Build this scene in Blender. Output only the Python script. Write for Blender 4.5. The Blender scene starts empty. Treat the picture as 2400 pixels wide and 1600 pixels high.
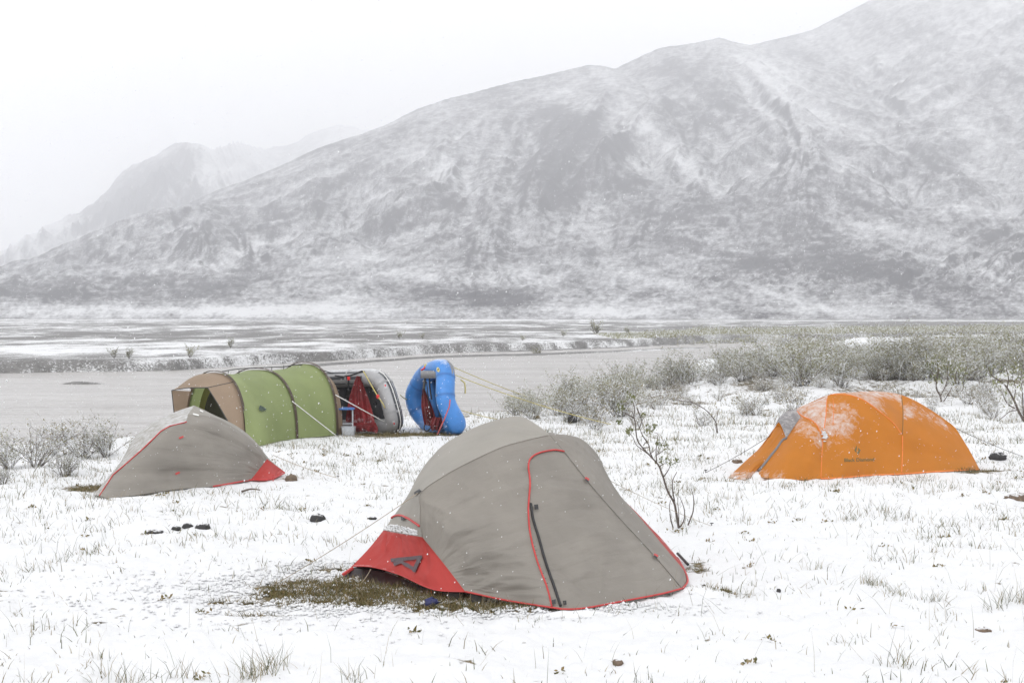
import bpy, math, random
import numpy as np
from mathutils import Vector, Matrix
from mathutils.bvhtree import BVHTree

scene = bpy.context.scene
COL = scene.collection
RAD = math.radians

# ------------------------------------------------------------------ camera
CAM_H, FOC = 1.75, 2400 * 50 / 36.0
PITCH = math.atan(60 / FOC)
cam_d = bpy.data.cameras.new('camera')
cam_d.lens, cam_d.sensor_width = 50, 36
cam_d.clip_start, cam_d.clip_end = 0.1, 20000
cam = bpy.data.objects.new('camera', cam_d)
cam.location = (0, 0, CAM_H)
cam.rotation_euler = (RAD(90) - PITCH, 0, 0)
COL.objects.link(cam)
scene.camera = cam

# ------------------------------------------------------------------ overcast sky
world = bpy.data.worlds.new('World')
scene.world = world
world.use_nodes = True
nt = world.node_tree
nt.nodes.clear()
SUN_EL, SUN_AZ = 48, 205            # degrees; the sun stands behind thick cloud, over the camera's shoulder
sky = nt.nodes.new('ShaderNodeTexSky')
sky.sky_type = 'NISHITA'
sky.sun_disc = False
sky.sun_elevation, sky.sun_rotation = RAD(SUN_EL), RAD(SUN_AZ)
sky.dust_density, sky.ozone_density, sky.air_density = 4.0, 1.0, 1.0
hs = nt.nodes.new('ShaderNodeHueSaturation')
hs.inputs['Saturation'].default_value = 0.10
mixw = nt.nodes.new('ShaderNodeMix')
mixw.data_type = 'RGBA'
mixw.inputs['Factor'].default_value = 0.72      # cloud cover: an even grey-white deck over the clear sky
mixw.inputs['B'].default_value = (16.4, 16.45, 16.6, 1)
bg = nt.nodes.new('ShaderNodeBackground')
bg.inputs['Strength'].default_value = 0.10
wo = nt.nodes.new('ShaderNodeOutputWorld')
nt.links.new(sky.outputs['Color'], hs.inputs['Color'])
nt.links.new(hs.outputs['Color'], mixw.inputs['A'])
nt.links.new(mixw.outputs['Result'], bg.inputs['Color'])
nt.links.new(bg.outputs['Background'], wo.inputs['Surface'])

sun_d = bpy.data.lights.new('sun', 'SUN')
sun_d.energy, sun_d.angle, sun_d.color = 0.5, RAD(40), (1.0, 0.98, 0.95)
sun = bpy.data.objects.new('sun', sun_d)
az, el = RAD(SUN_AZ), RAD(SUN_EL)
sdir = Vector((math.sin(az) * math.cos(el), math.cos(az) * math.cos(el), math.sin(el)))
sun.rotation_euler = sdir.to_track_quat('Z', 'Y').to_euler()
sun.location = sdir * 60
COL.objects.link(sun)

vs = scene.view_settings
vs.view_transform, vs.look, vs.exposure, vs.gamma = 'Standard', 'None', 0.10, 1.0
vs.use_curve_mapping = False
scene.render.engine = 'CYCLES'
cy = scene.cycles
cy.use_denoising = True
cy.max_bounces, cy.diffuse_bounces, cy.glossy_bounces = 9, 3, 2
cy.transmission_bounces, cy.transparent_max_bounces = 3, 8
cy.volume_bounces = 8
cy.use_adaptive_sampling = True
cy.adaptive_threshold = 0.015

# ------------------------------------------------------------------ helpers
_FWD = np.array((0, math.cos(PITCH), -math.sin(PITCH)))
_UP = np.array((0, math.sin(PITCH), math.cos(PITCH)))
CAM = np.array((0, 0, CAM_H))

def ray(px, py):
    v = (px - 1200) / FOC * np.array((1., 0, 0)) - (py - 800) / FOC * _UP + _FWD
    return v / v[1]

def P(px, py, d):
    """The point at depth d (metres from the camera along +y) on the sight line of a photo pixel."""
    return CAM + ray(px, py) * d

def G(px, py, z=0.0):
    """The point of the level z on that sight line."""
    v = ray(px, py)
    return CAM + v * ((z - CAM_H) / v[2])

def sstep(a, b, x):
    t = np.clip((np.asarray(x, float) - a) / (b - a), 0, 1)
    return t * t * (3 - 2 * t)

def _hash(ix, iy, seed):
    h = (ix.astype(np.int64) * 374761393 + iy.astype(np.int64) * 668265263 + seed * 974634777) & 0xFFFFFFFF
    h = ((h ^ (h >> 13)) * 1274126177) & 0xFFFFFFFF
    h = ((h ^ (h >> 16)) * 2246822519) & 0xFFFFFFFF
    return h ^ (h >> 15)

_ANG = np.arange(1024) / 1024 * 2 * np.pi
_GC, _GS = np.cos(_ANG), np.sin(_ANG)

def noise(x, y, seed=0):
    x, y = np.asarray(x, float), np.asarray(y, float)
    ix, iy = np.floor(x), np.floor(y)
    fx, fy = x - ix, y - iy
    def g(ox, oy):
        k = _hash(ix + ox, iy + oy, seed) & 1023
        return _GC[k] * (fx - ox) + _GS[k] * (fy - oy)
    u = fx * fx * fx * (fx * (fx * 6 - 15) + 10)
    v = fy * fy * fy * (fy * (fy * 6 - 15) + 10)
    a, b, c, d = g(0, 0), g(1, 0), g(0, 1), g(1, 1)
    return (a + u * (b - a) + v * (c - a) + u * v * (a - b - c + d)) * 1.4

def fbm(x, y, oct=4, seed=0, gain=0.5, lac=2.03):
    s, amp, tot = 0, 1.0, 0.0
    for k in range(oct):
        s = s + amp * noise(x, y, seed + k * 17)
        tot += amp
        amp *= gain
        x, y = x * lac + 3.1, y * lac - 7.7
    return s / tot

def ridged(x, y, oct=4, seed=0, gain=0.5):
    s, amp, tot = 0, 1.0, 0.0
    for k in range(oct):
        s = s + amp * (1 - 2 * np.abs(noise(x, y, seed + k * 13)))
        tot += amp
        amp *= gain
        x, y = x * 2.07 + 5.3, y * 2.07 + 1.9
    return s / tot

def tag(o, label=None, cat=None, group=None, kind=None):
    if label: o['label'] = label
    if cat: o['category'] = cat
    if group: o['group'] = group
    if kind: o['kind'] = kind
    return o

def mesh_obj(name, verts, faces, mat=None, parent=None, smooth=True, attrs=None, uv=None, mats=None, fmat=None):
    me = bpy.data.meshes.new(name)
    verts = np.asarray(verts, float)
    if isinstance(faces, np.ndarray) and faces.ndim == 2:
        n, k = faces.shape
        me.vertices.add(len(verts))
        me.vertices.foreach_set('co', verts.ravel())
        me.loops.add(n * k)
        me.loops.foreach_set('vertex_index', faces.astype(np.int32).ravel())
        me.polygons.add(n)
        me.polygons.foreach_set('loop_start', np.arange(0, n * k, k, dtype=np.int32))
        me.update(calc_edges=True)
    else:
        me.from_pydata([tuple(v) for v in verts], [], [tuple(int(i) for i in f) for f in faces])
    me.validate()
    if smooth is not None:
        me.polygons.foreach_set('use_smooth', np.full(len(me.polygons), bool(smooth)))
    for m in (mats or ([mat] if mat else [])):
        me.materials.append(m)
    if fmat is not None:
        me.polygons.foreach_set('material_index', np.asarray(fmat, np.int32))
    if attrs:
        for k, v in attrs.items():
            v = np.asarray(v, np.float32)
            if v.ndim == 2:
                a = me.attributes.new(k, 'FLOAT_VECTOR', 'POINT')
                a.data.foreach_set('vector', v.ravel())
            else:
                a = me.attributes.new(k, 'FLOAT', 'POINT')
                a.data.foreach_set('value', v)
    if uv is not None:
        a = me.attributes.new('panel', 'FLOAT_VECTOR', 'POINT')
        w = np.zeros((len(verts), 3), np.float32)
        w[:, :2] = uv
        a.data.foreach_set('vector', w.ravel())
    o = bpy.data.objects.new(name, me)
    COL.objects.link(o)
    if parent is not None:
        o.parent = parent
        o.matrix_parent_inverse = parent.matrix_world.inverted()
    return o

def empty(name, loc):
    o = bpy.data.objects.new(name, None)
    o.location = loc
    o.empty_display_size = 0.1
    COL.objects.link(o)
    o.matrix_world = Matrix.Translation(Vector(loc))
    return o

def grid_faces(nr, nc, wrap=False):
    i = np.arange(nr - 1)[:, None]
    j = np.arange(nc if wrap else nc - 1)[None, :]
    a = i * nc + j
    b = i * nc + (j + 1) % nc
    return np.stack([a, b, b + nc, a + nc], -1).reshape(-1, 4)

def catmull(pts, n, closed=False):
    """n points spaced evenly by arc length along a Catmull-Rom curve."""
    p = np.asarray(pts, float)
    m = len(p)
    if m == 2 and not closed:
        t = np.linspace(0, 1, n)[:, None]
        return p[0] * (1 - t) + p[1] * t
    q = np.vstack([p[-1], p, p[0], p[1]]) if closed else np.vstack([2 * p[0] - p[1], p, 2 * p[-1] - p[-2]])
    segs = m if closed else m - 1
    out = []
    for s in range(segs):
        a, b, c, d = q[s], q[s + 1], q[s + 2], q[s + 3]
        t = np.linspace(0, 1, 16, endpoint=False)[:, None]
        out.append(0.5 * (2 * b + (c - a) * t + (2 * a - 5 * b + 4 * c - d) * t * t + (3 * b - a - 3 * c + d) * t ** 3))
    out.append((p[0] if closed else p[-1])[None])
    o = np.vstack(out)
    L = np.concatenate([[0], np.cumsum(np.linalg.norm(np.diff(o, axis=0), axis=1))])
    s = np.linspace(0, L[-1], n + 1)[:-1] if closed else np.linspace(0, L[-1], n)
    return np.stack([np.interp(s, L, o[:, k]) for k in range(o.shape[1])], 1)

def tube_data(pts, rad, k=6, closed=False, caps=True):
    """Verts and quads of a tube along points; rad a number or one per point."""
    p = np.asarray(pts, float)
    n = len(p)
    r = np.broadcast_to(np.asarray(rad, float), (n,))
    if closed:
        t = np.roll(p, -1, 0) - np.roll(p, 1, 0)
    else:
        t = np.gradient(p, axis=0)
    t /= np.linalg.norm(t, axis=1)[:, None] + 1e-12
    up = np.array((0, 0, 1.)) if abs(t[0][2]) < 0.9 else np.array((1., 0, 0))
    nrm = np.cross(t[0], up); nrm /= np.linalg.norm(nrm)
    V = []
    for i in range(n):
        nrm = nrm - t[i] * np.dot(nrm, t[i])
        nrm /= np.linalg.norm(nrm) + 1e-12
        b = np.cross(t[i], nrm)
        for j in range(k):
            a = 2 * math.pi * j / k
            V.append(p[i] + r[i] * (math.cos(a) * nrm + math.sin(a) * b))
    F = []
    for i in range(n if closed else n - 1):
        i2 = (i + 1) % n
        for j in range(k):
            F.append((i * k + j, i * k + (j + 1) % k, i2 * k + (j + 1) % k, i2 * k + j))
    if caps and not closed:
        F.append(tuple(range(k))[::-1])
        F.append(tuple((n - 1) * k + j for j in range(k)))
    return V, F

class MB:
    """Collects shapes into one mesh."""
    def __init__(self): self.v, self.f, self.m = [], [], []
    def add(self, V, F, m=0):
        o = len(self.v)
        self.v.extend([tuple(map(float, x)) for x in V])
        self.f.extend([tuple(o + int(i) for i in f) for f in F])
        self.m.extend([m] * len(F))
        return self
    def tube(self, pts, rad, k=6, closed=False, m=0):
        return self.add(*tube_data(pts, rad, k, closed), m=m)
    def box(self, c, s, R=None, m=0):
        V = []
        for x in (-1, 1):
            for y in (-1, 1):
                for z in (-1, 1):
                    q = np.array((x * s[0] / 2, y * s[1] / 2, z * s[2] / 2))
                    if R is not None: q = R @ q
                    V.append(np.asarray(c) + q)
        return self.add(V, [(0, 1, 3, 2), (4, 6, 7, 5), (0, 4, 5, 1), (2, 3, 7, 6), (0, 2, 6, 4), (1, 5, 7, 3)], m)
    def build(self, name, mat, parent=None, smooth=False, mats=None):
        return mesh_obj(name, self.v, self.f, mat, parent, smooth, mats=mats, fmat=self.m if mats else None)

# ------------------------------------------------------------------ materials
def new_mat(name):
    m = bpy.data.materials.new(name)
    m.use_nodes = True
    t = m.node_tree
    b = t.nodes['Principled BSDF']
    return m, t, b

def N(t, kind, **inp):
    n = t.nodes.new(kind)
    for k, v in inp.items():
        if k in ('data_type', 'operation', 'blend_type', 'noise_dimensions', 'attribute_name', 'interpolation_type', 'noise_type'):
            setattr(n, k, v)
        else:
            key = k.replace('_', ' ')
            if key in n.inputs: n.inputs[key].default_value = v
            else: n.inputs[int(k[1:])].default_value = v
    return n

def L(t, a, b): t.links.new(a, b)

def ramp(t, stops, fac=None, interp='LINEAR'):
    r = t.nodes.new('ShaderNodeValToRGB')
    r.color_ramp.interpolation = interp
    e = r.color_ramp.elements
    while len(e) < len(stops): e.new(0.5)
    for el_, (p, c) in zip(e, stops):
        el_.position = p
        el_.color = (c[0], c[1], c[2], 1) if len(c) >= 3 else (c[0],) * 3 + (1,)
    if fac is not None: L(t, fac, r.inputs['Fac'])
    return r

def mathn(t, op, a, b=None, clamp=False):
    n = t.nodes.new('ShaderNodeMath')
    n.operation = op
    n.use_clamp = clamp
    for i, v in enumerate((a, b)):
        if v is None: continue
        if isinstance(v, (int, float)): n.inputs[i].default_value = v
        else: L(t, v, n.inputs[i])
    return n.outputs[0]

def mixc(t, fac, a, b):
    n = t.nodes.new('ShaderNodeMix')
    n.data_type = 'RGBA'
    for key, v in (('Factor', fac), ('A', a), ('B', b)):
        s = n.inputs[key] if key == 'Factor' else [x for x in n.inputs if x.name == key and x.type == 'RGBA'][0]
        if isinstance(v, (int, float)): s.default_value = v
        elif isinstance(v, tuple): s.default_value = (*v, 1)
        else: L(t, v, s)
    return [x for x in n.outputs if x.type == 'RGBA'][0]

def pos(t):
    return t.nodes.new('ShaderNodeNewGeometry').outputs['Position']

def noise_n(t, vec, scale, detail=4, rough=0.55, dist=0.0, mapping=None):
    if mapping is not None:
        mp = t.nodes.new('ShaderNodeMapping')
        mp.inputs['Scale'].default_value = mapping
        L(t, vec, mp.inputs['Vector'])
        vec = mp.outputs['Vector']
    n = t.nodes.new('ShaderNodeTexNoise')
    n.inputs['Scale'].default_value = scale
    n.inputs['Detail'].default_value = detail
    n.inputs['Roughness'].default_value = rough
    n.inputs['Distortion'].default_value = dist
    L(t, vec, n.inputs['Vector'])
    return n.outputs['Fac']

def bump(t, b, h, strength=0.5, dist=0.02):
    n = t.nodes.new('ShaderNodeBump')
    n.inputs['Strength'].default_value = strength
    n.inputs['Distance'].default_value = dist
    L(t, h, n.inputs['Height'])
    L(t, n.outputs['Normal'], b.inputs['Normal'])
    return n

def plain(name, col, rough=0.6, metal=0.0, var=0.12, scale=30, bstr=0.15):
    """A single-colour material with a little mottling and relief."""
    m, t, b = new_mat(name)
    p = pos(t)
    n = noise_n(t, p, scale, 3)
    lo = tuple(c * (1 - var) for c in col); hi = tuple(min(1, c * (1 + var)) for c in col)
    r = ramp(t, [(0.3, lo), (0.7, hi)], n)
    L(t, r.outputs['Color'], b.inputs['Base Color'])
    b.inputs['Roughness'].default_value = rough
    b.inputs['Metallic'].default_value = metal
    bump(t, b, n, bstr, 0.004)
    return m
# ------------------------------------------------------------------ ground shape
BANK_X = [-200, -40, -12, -6.8, -5, -3, -1, 1, 5, 10, 20, 60, 200]
BANK_Y = [2, 8, 13, 18.9, 22.6, 24.6, 25.6, 29, 40, 56, 85, 130, 240]
FARB_X = [-400, -60, -21, -14.7, -9.5, -5.3, 5.9, 18, 51, 200]
FARB_Y = [40, 44, 58, 61, 75, 88, 104, 124, 150, 260]
FLAT = [(-0.05, 9.4, 2.3, 1.5), (-3.2, 14.9, 1.6, 1.3), (3.9, 16.1, 2.4, 1.5), (-3.6, 20.4, 1.7, 2.1), (-2.0, 21.4, 0.9, 1.2), (-1.0, 21.6, 0.9, 1.3)]
# places where the snow has been trodden or blown off: x, y, rx, ry, strength
BARE = [(-1.0, 9.02, 0.40, 0.36, 0.95), (-0.62, 8.72, 0.42, 0.17, 1.0), (-1.36, 8.98, 0.22, 0.26, 0.30), (-1.35, 9.05, 0.60, 0.36, 0.24), (-0.12, 8.50, 0.45, 0.10, 0.85), (-1.15, 9.75, 0.2, 0.12, 0.45), (1.3, 9.9, 0.10, 0.22, 0.40), (1.25, 9.0, 0.22, 0.07, 0.5),
        (-4.25, 14.4, 0.35, 0.4, 0.55), (-2.75, 15.3, 0.7, 0.1, 0.5), (-1.75, 20.9, 0.55, 0.35, 0.55), (-1.0, 20.95, 0.5, 0.22, 0.6), (5.2, 16.0, 0.45, 0.15, 0.45),
        (4.3, 8.9, 0.18, 0.05, 0.5), (5.0, 13.0, 0.4, 0.2, 0.45), (-1.7, 8.6, 0.22, 0.04, 0.4), (-1.5, 8.3, 0.2, 0.03, 0.4)]

def ground_z(x, y):
    x, y = np.asarray(x, float), np.asarray(y, float)
    nb = np.interp(x, BANK_X, BANK_Y) + 0.9 * fbm(x * 0.35, y * 0.35, 3, 5)
    fb = np.interp(x, FARB_X, FARB_Y) + 2.4 * fbm(x * 0.22, y * 0.14, 4, 8, 0.6)
    flat = np.ones_like(x)
    for cx, cy_, rx, ry in FLAT:
        q = ((x - cx) / rx) ** 2 + ((y - cy_) / ry) ** 2
        flat = np.minimum(flat, sstep(0.55, 1.7, q))
    roll = 0.10 * fbm(x * 0.22, y * 0.22, 2, 1) * flat * sstep(7, 14, np.hypot(x, y))
    hum = 0.080 * np.maximum(fbm(x * 1.25, y * 1.25, 3, 2), -0.35) * (0.25 + 0.75 * flat)
    fine = 0.034 * fbm(x * 4.6, y * 4.6, 4, 3, 0.6)
    tramp = np.exp(-((x - 2.1) / 0.9) ** 2 - ((y - 9.9) / 1.3) ** 2) + 0.8 * np.exp(-((x - 0.5) / 1.0) ** 2 - ((y - 8.25) / 0.25) ** 2) + 0.7 * np.exp(-((x + 1.9) / 0.7) ** 2 - ((y - 12.2) / 1.5) ** 2) + 0.7 * np.exp(-((x - 3.2) / 1.2) ** 2 - ((y - 12.5) / 0.9) ** 2)
    pits = np.maximum(noise(x * 3.1, y * 2.3, 41), 0.12) - 0.12
    fine = fine - tramp * (0.085 * pits - 0.030 * np.abs(noise(x * 7, y * 7, 43)))
    camp = roll + hum + fine
    # the slope behind the orange tent rises in hummocks
    rise = sstep(19, 34, y - 0.15 * x) * sstep(0.0, 7, x)
    camp = camp + rise * (0.30 + 0.42 * fbm(x * 0.42, y * 0.42, 3, 4) + 0.10 * ridged(x * 1.3, y * 1.3, 2, 9))
    far = -0.10 + 0.10 * fbm(x * 0.05, y * 0.05, 3, 6) + 0.05 * fbm(x * 0.5, y * 0.5, 2, 7) + 0.55 * sstep(150, 560, y) + 0.16 * ridged(x * 0.018, y * 0.05, 3, 16) * sstep(90, 160, y)
    bed = -1.3
    z = bed + (camp - bed) * (1 - sstep(-1.0, 0.5, y - nb))
    wf = sstep(-0.9, 0.9, y - fb)
    z = z + (far - bed) * wf
    # gravel bars in the river
    dfar = fb - y
    bar = np.exp(-((dfar - 11 - 2 * np.sin(x * 0.15)) / 2.6) ** 2) * sstep(-16, -9, x) * (1 - sstep(12, 24, x))
    bar2 = np.exp(-(((y - 49) / 0.7) ** 2 + ((x + 14.8) / 2.2) ** 2))
    bar3 = np.exp(-((dfar - 2.0) / 1.6) ** 2) * sstep(-8, 0, x) * 0.96
    return np.where(dfar > -0.3, np.maximum(z, bed + 0.80 * np.maximum(np.maximum(bar, bar2), bar3)), z)

def snow_cover(x, y):
    """1 where snow lies, 0 where the ground is bare."""
    x, y = np.asarray(x, float), np.asarray(y, float)
    c = 0.80 + 0.35 * fbm(x * 0.8, y * 0.8, 3, 21)
    wob = 1 + 0.45 * fbm(x * 2.2, y * 2.2, 3, 23)
    for cx, cy_, rx, ry, s in BARE:
        q = (((x - cx) / rx) ** 2 + ((y - cy_) / ry) ** 2) * wob
        c = c - s * np.exp(-q * 0.8)
    thin = sstep(19, 30, y - 0.2 * x) * (0.24 + 0.3 * fbm(x * 0.5, y * 0.5, 3, 25))
    c = c - thin * (y < 60)
    fb = np.interp(x, FARB_X, FARB_Y) + 2.4 * fbm(x * 0.22, y * 0.14, 4, 8, 0.6)
    d = y - fb
    plain_c = 0.42 + 0.62 * fbm(x * 0.16, y * 0.06, 5, 31, 0.7) + 0.26 * fbm(x * 0.012, y * 0.014, 3, 33) + 0.04 * sstep(12, -5, x) * (1 - sstep(85, 150, y))
    plain_c = plain_c - 0.10 * sstep(0, 80, x) + 0.08 * sstep(250, 500, y)
    c = c + (plain_c - c) * sstep(-15, -12, d)
    c = c + (0.30 - c) * sstep(-15, -12, d) * (1 - sstep(-1.2, -0.2, d))
    c = c + (0.44 + 0.55 * fbm(x * 0.45, y * 0.45, 4, 35, 0.6) - c) * np.exp(-(d / 1.1) ** 2)
    strip = np.exp(-((y - 430 + 25 * np.sin(x * 0.01)) / 14) ** 2) * sstep(0, 25, x + 30)
    c = c + 0.6 * strip
    return c

# fan of rings round the camp: fine where the camp lies, coarse elsewhere, out to the foot of the mountains
azs = np.concatenate([np.linspace(-180, -60, 30), np.linspace(-60, -24, 60)[1:], np.linspace(-24, 24, 520)[1:], np.linspace(24, 60, 60)[1:], np.linspace(60, 180, 30)[1:-1]])
rs = np.concatenate([[0.4, 1.2, 2.2, 3.2, 4.2, 5.2], np.geomspace(5.8, 110, 560), np.geomspace(110, 1500, 130)[1:]])
A_, R_ = np.meshgrid(np.radians(azs), rs)
GX, GY = R_ * np.sin(A_), R_ * np.cos(A_)
GZ = ground_z(GX, GY)
GC = snow_cover(GX, GY)
def ground_mat():
    m, t, b = new_mat('snowy_ground')
    p = pos(t)
    at = N(t, 'ShaderNodeAttribute', attribute_name='cover')
    n1 = noise_n(t, p, 9, 6, 0.65, 0.4)
    n2 = noise_n(t, p, 45, 3, 0.6)
    nn = mathn(t, 'ADD', mathn(t, 'MULTIPLY', n1, 0.65), mathn(t, 'MULTIPLY', n2, 0.35))
    s = mathn(t, 'ADD', at.outputs['Fac'], mathn(t, 'MULTIPLY', mathn(t, 'SUBTRACT', nn, 0.5), 1.3))
    spot = mathn(t, 'MULTIPLY', mathn(t, 'SUBTRACT', noise_n(t, p, 3.2, 3, 0.6), 0.635, True), 3.6)
    s = mathn(t, 'SUBTRACT', s, spot)
    f = ramp(t, [(0.40, (0, 0, 0)), (0.56, (1, 1, 1))], s)
    soil = ramp(t, [(0.30, (0.045, 0.036, 0.02)), (0.48, (0.11, 0.086, 0.04)), (0.60, (0.17, 0.125, 0.06)), (0.75, (0.21, 0.17, 0.11))], noise_n(t, p, 16, 5, 0.7))
    # beyond the river the bare ground is grey gravel
    sep = N(t, 'ShaderNodeSeparateXYZ'); L(t, p, sep.inputs[0])
    fy = ramp(t, [(0.0, (0, 0, 0)), (1.0, (1, 1, 1))], mathn(t, 'MULTIPLY', mathn(t, 'SUBTRACT', sep.outputs['Y'], 27.0), 0.08, True))
    grav = ramp(t, [(0.3, (0.11, 0.108, 0.106)), (0.7, (0.21, 0.205, 0.20))], noise_n(t, p, 3.0, 6, 0.7))
    bare = mixc(t, fy.outputs['Color'], soil.outputs['Color'], grav.outputs['Color'])
    col = mixc(t, f.outputs['Color'], bare, (0.665, 0.67, 0.68))
    L(t, col, b.inputs['Base Color'])
    b.inputs['Roughness'].default_value = 0.75
    b.inputs['Specular IOR Level'].default_value = 0.25
    hh = mathn(t, 'ADD', mathn(t, 'MULTIPLY', nn, 0.6), mathn(t, 'MULTIPLY', f.outputs['Color'], 0.6))
    bump(t, b, hh, 0.65, 0.02)
    return m
M_GROUND = ground_mat()
gv = np.stack([GX, GY, GZ], -1).reshape(-1, 3)
gf = grid_faces(len(rs), len(azs), wrap=True)
ground = mesh_obj('ground', gv, gf[:, ::-1], M_GROUND, attrs={'cover': GC.ravel()})
tag(ground, kind='structure')

# ------------------------------------------------------------------ river
def water_mat():
    m, t, b = new_mat('silty_river_water')
    p = pos(t)
    n = noise_n(t, p, 0.8, 5, 0.6, 0.5, mapping=(0.12, 0.8, 1))
    r = ramp(t, [(0.3, (0.33, 0.315, 0.30)), (0.7, (0.45, 0.435, 0.42))], n)
    L(t, r.outputs['Color'], b.inputs['Base Color'])
    b.inputs['Roughness'].default_value = 0.22
    b.inputs['IOR'].default_value = 1.33
    w = noise_n(t, p, 1.6, 5, 0.65, 0.6, mapping=(0.45, 1.0, 1))
    bump(t, b, w, 1.0, 0.22)
    return m
wx = np.linspace(-420, 420, 60); wy = np.linspace(1, 420, 60)
WX, WY = np.meshgrid(wx, wy)
river = mesh_obj('river', np.stack([WX, WY, np.full_like(WX, -0.60)], -1).reshape(-1, 3), grid_faces(60, 60), water_mat())
tag(river, kind='structure')

# ------------------------------------------------------------------ mountains
def elev(px, py): return (740 - np.asarray(py, float)) / FOC       # height per metre of distance
MA = (np.linspace(-550, 2950, 980) - 1200) / FOC                    # x / y of each column
MRr = np.concatenate([np.geomspace(470, 1000, 150), np.linspace(1000, 2500, 270)[1:]])
A2, R2 = np.meshgrid(MA, MRr)
PXc = A2 * FOC + 1200
def prof(pts, c=PXc):
    a = np.array(pts, float)
    return np.interp(c, a[:, 0], elev(0, a[:, 1]))
SKEW = -0.3 + sstep(1000, 1600, PXc) * 2.2 - sstep(900, 300, PXc) * 0.5
def hill(pts, rr, rb, pw=1.0, back=0.5, lean=0.0):
    """A range of hills: crest heights by direction, crest distance rr, foot distance rb; lean makes its spurs run down to the right."""
    rr = np.asarray(rr, float) if np.ndim(rr) else np.full_like(PXc, rr)
    t = np.clip((R2 - rb) / (rr - rb), 0, None)
    Z = prof(pts, PXc - lean * np.clip(1 - t, 0, 1))
    f = np.where(t < 1, np.clip(t, 0, 1) ** pw, np.maximum(1 - (t - 1) * back, -0.2))
    return Z * rr * f, np.clip(t, 0, 2)
def grad(h, A, R):
    ha = np.gradient(h, axis=1) / np.gradient(A, axis=1); hr = np.gradient(h, axis=0) / np.gradient(R, axis=0)
    return ha / R, hr - A / R * ha
def gullies(x, y, sx, sy, wl, seed):
    """Ridge-and-gully stripes of wavelength wl running down the local slope; (sx, sy) points across it."""
    px, py = x / (2.6 * wl), y / (2.6 * wl)
    ix, iy = np.floor(px), np.floor(py)
    acc = np.zeros_like(x); ws = np.zeros_like(x) + 1e-6
    for i in (-1, 0, 1):
        for j in (-1, 0, 1):
            h1 = _hash(ix + i, iy + j, seed) / 4294967296.0; h2 = _hash(ix + i, iy + j, seed + 7) / 4294967296.0
            dx, dy = px - (ix + i + h1), py - (iy + j + h2)
            w = np.maximum(0, 1 - (dx * dx + dy * dy) / 2.0) ** 3
            acc += w * np.cos(6.2832 * (dx * sx + dy * sy) * 2.6 + 6.2832 * h1); ws += w
    return acc / ws
def erode(h, A, R, scales, seed, keep, deep=0.04):
    """Cut gullies of falling size into a hillside; also returns how ridge-like each point is."""
    ridge = np.zeros_like(h)
    for k, wl in enumerate(scales):
        gx_, gy_ = grad(blur(blur(h, 26 >> min(k, 2)), 14), A, R)
        g = np.hypot(gx_, gy_) + 1e-6
        v = gullies(A * R, R, -gy_ / g, gx_ / g, wl, seed + 31 * k)
        v = 1 - 2 * np.abs(v) if k % 2 == 0 else v
        amp = wl * deep * np.clip(g * 2.2, 0, 1)
        kk = np.maximum(keep, min(0.5, 9.0 / wl))
        h = h + v * amp * kk
        ridge += v * (0.85 ** k)
    return h, ridge
def blur(a, n):
    for ax in (0, 1):
        pad = [(n + 1, n) if i == ax else (0, 0) for i in (0, 1)]
        c = np.cumsum(np.pad(a, pad, mode='edge'), axis=ax)
        m = c.shape[ax]
        a = (np.take(c, np.arange(2 * n + 1, m), ax) - np.take(c, np.arange(0, m - 2 * n - 1), ax)) / (2 * n + 1)
    return a
wx_, wy_ = A2 * 1500, R2                       # metres
wobx = 60 * fbm(wx_ / 260, wy_ / 260, 3, 51)
LEAN = 380 * sstep(950, 1500, PXc) - 90 * (1 - sstep(500, 900, PXc))
# layer crests traced against the sky
crest = [(-900, 735), (-200, 690), (0, 636), (60, 612), (140, 592), (255, 556), (378, 505), (510, 449), (653, 398), (755, 352), (918, 291), (980, 260), (1060, 236), (1153, 212), (1275, 184), (1330, 168), (1377, 156), (1410, 158), (1440, 166), (1500, 138), (1551, 118), (1620, 108), (1684, 94), (1715, 103), (1760, 112), (1900, 150), (2100, 220), (2400, 300), (3300, 420)]
rrA = 1500 + 350 * sstep(600, 1700, PXc) - 250 * sstep(500, -300, PXc)
hA, tA = hill(crest, rrA + 60 * fbm(wx_ / 300, wx_ / 300, 2, 52), 640, 1.12, lean=LEAN)
back = [(-900, 760), (1000, 500), (1400, 260), (1700, 125), (1760, 104), (1840, 86), (1900, 70), (1960, 40), (2030, 4), (2120, -40), (2250, -90), (2400, -140), (2700, -150), (3300, -60)]
hB, tB = hill(back, 2050, 700, 1.15, lean=420)
bench = [(-900, 640), (-200, 632), (0, 650), (250, 655), (480, 648), (640, 668), (800, 660), (950, 628), (1120, 600), (1250, 610), (1330, 650), (1450, 690), (1600, 720), (2000, 745), (3300, 750)]
hC, tC = hill(bench, 900, 600, 0.9, 1.0)
mound = [(-900, 760), (1300, 755), (1450, 722), (1560, 690), (1700, 650), (1850, 610), (1980, 592), (2150, 585), (2280, 560), (2400, 520), (2700, 470), (3300, 560)]
hD, tD = hill(mound, 940, 590, 0.85, 0.9)
moraine = [(-900, 712), (0, 716), (240, 714), (420, 706), (640, 702), (740, 690), (830, 674), (960, 690), (1060, 712), (1180, 716), (1300, 716), (1400, 728), (1480, 705), (1560, 690), (1700, 700), (1850, 716), (2000, 730), (2200, 742), (3300, 735)]
hE, tE = hill(moraine, 720, 560, 1.0, 1.2)
def smax(a, b, k):
    h = np.clip(0.5 + 0.5 * (b - a) / k, 0, 1)
    return a * (1 - h) + b * h + k * h * (1 - h)
keep = np.clip(np.minimum(np.abs(1 - tA) * 2.2, 1), 0.13, 1) * np.clip(tA * 3, 0, 1)
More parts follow.
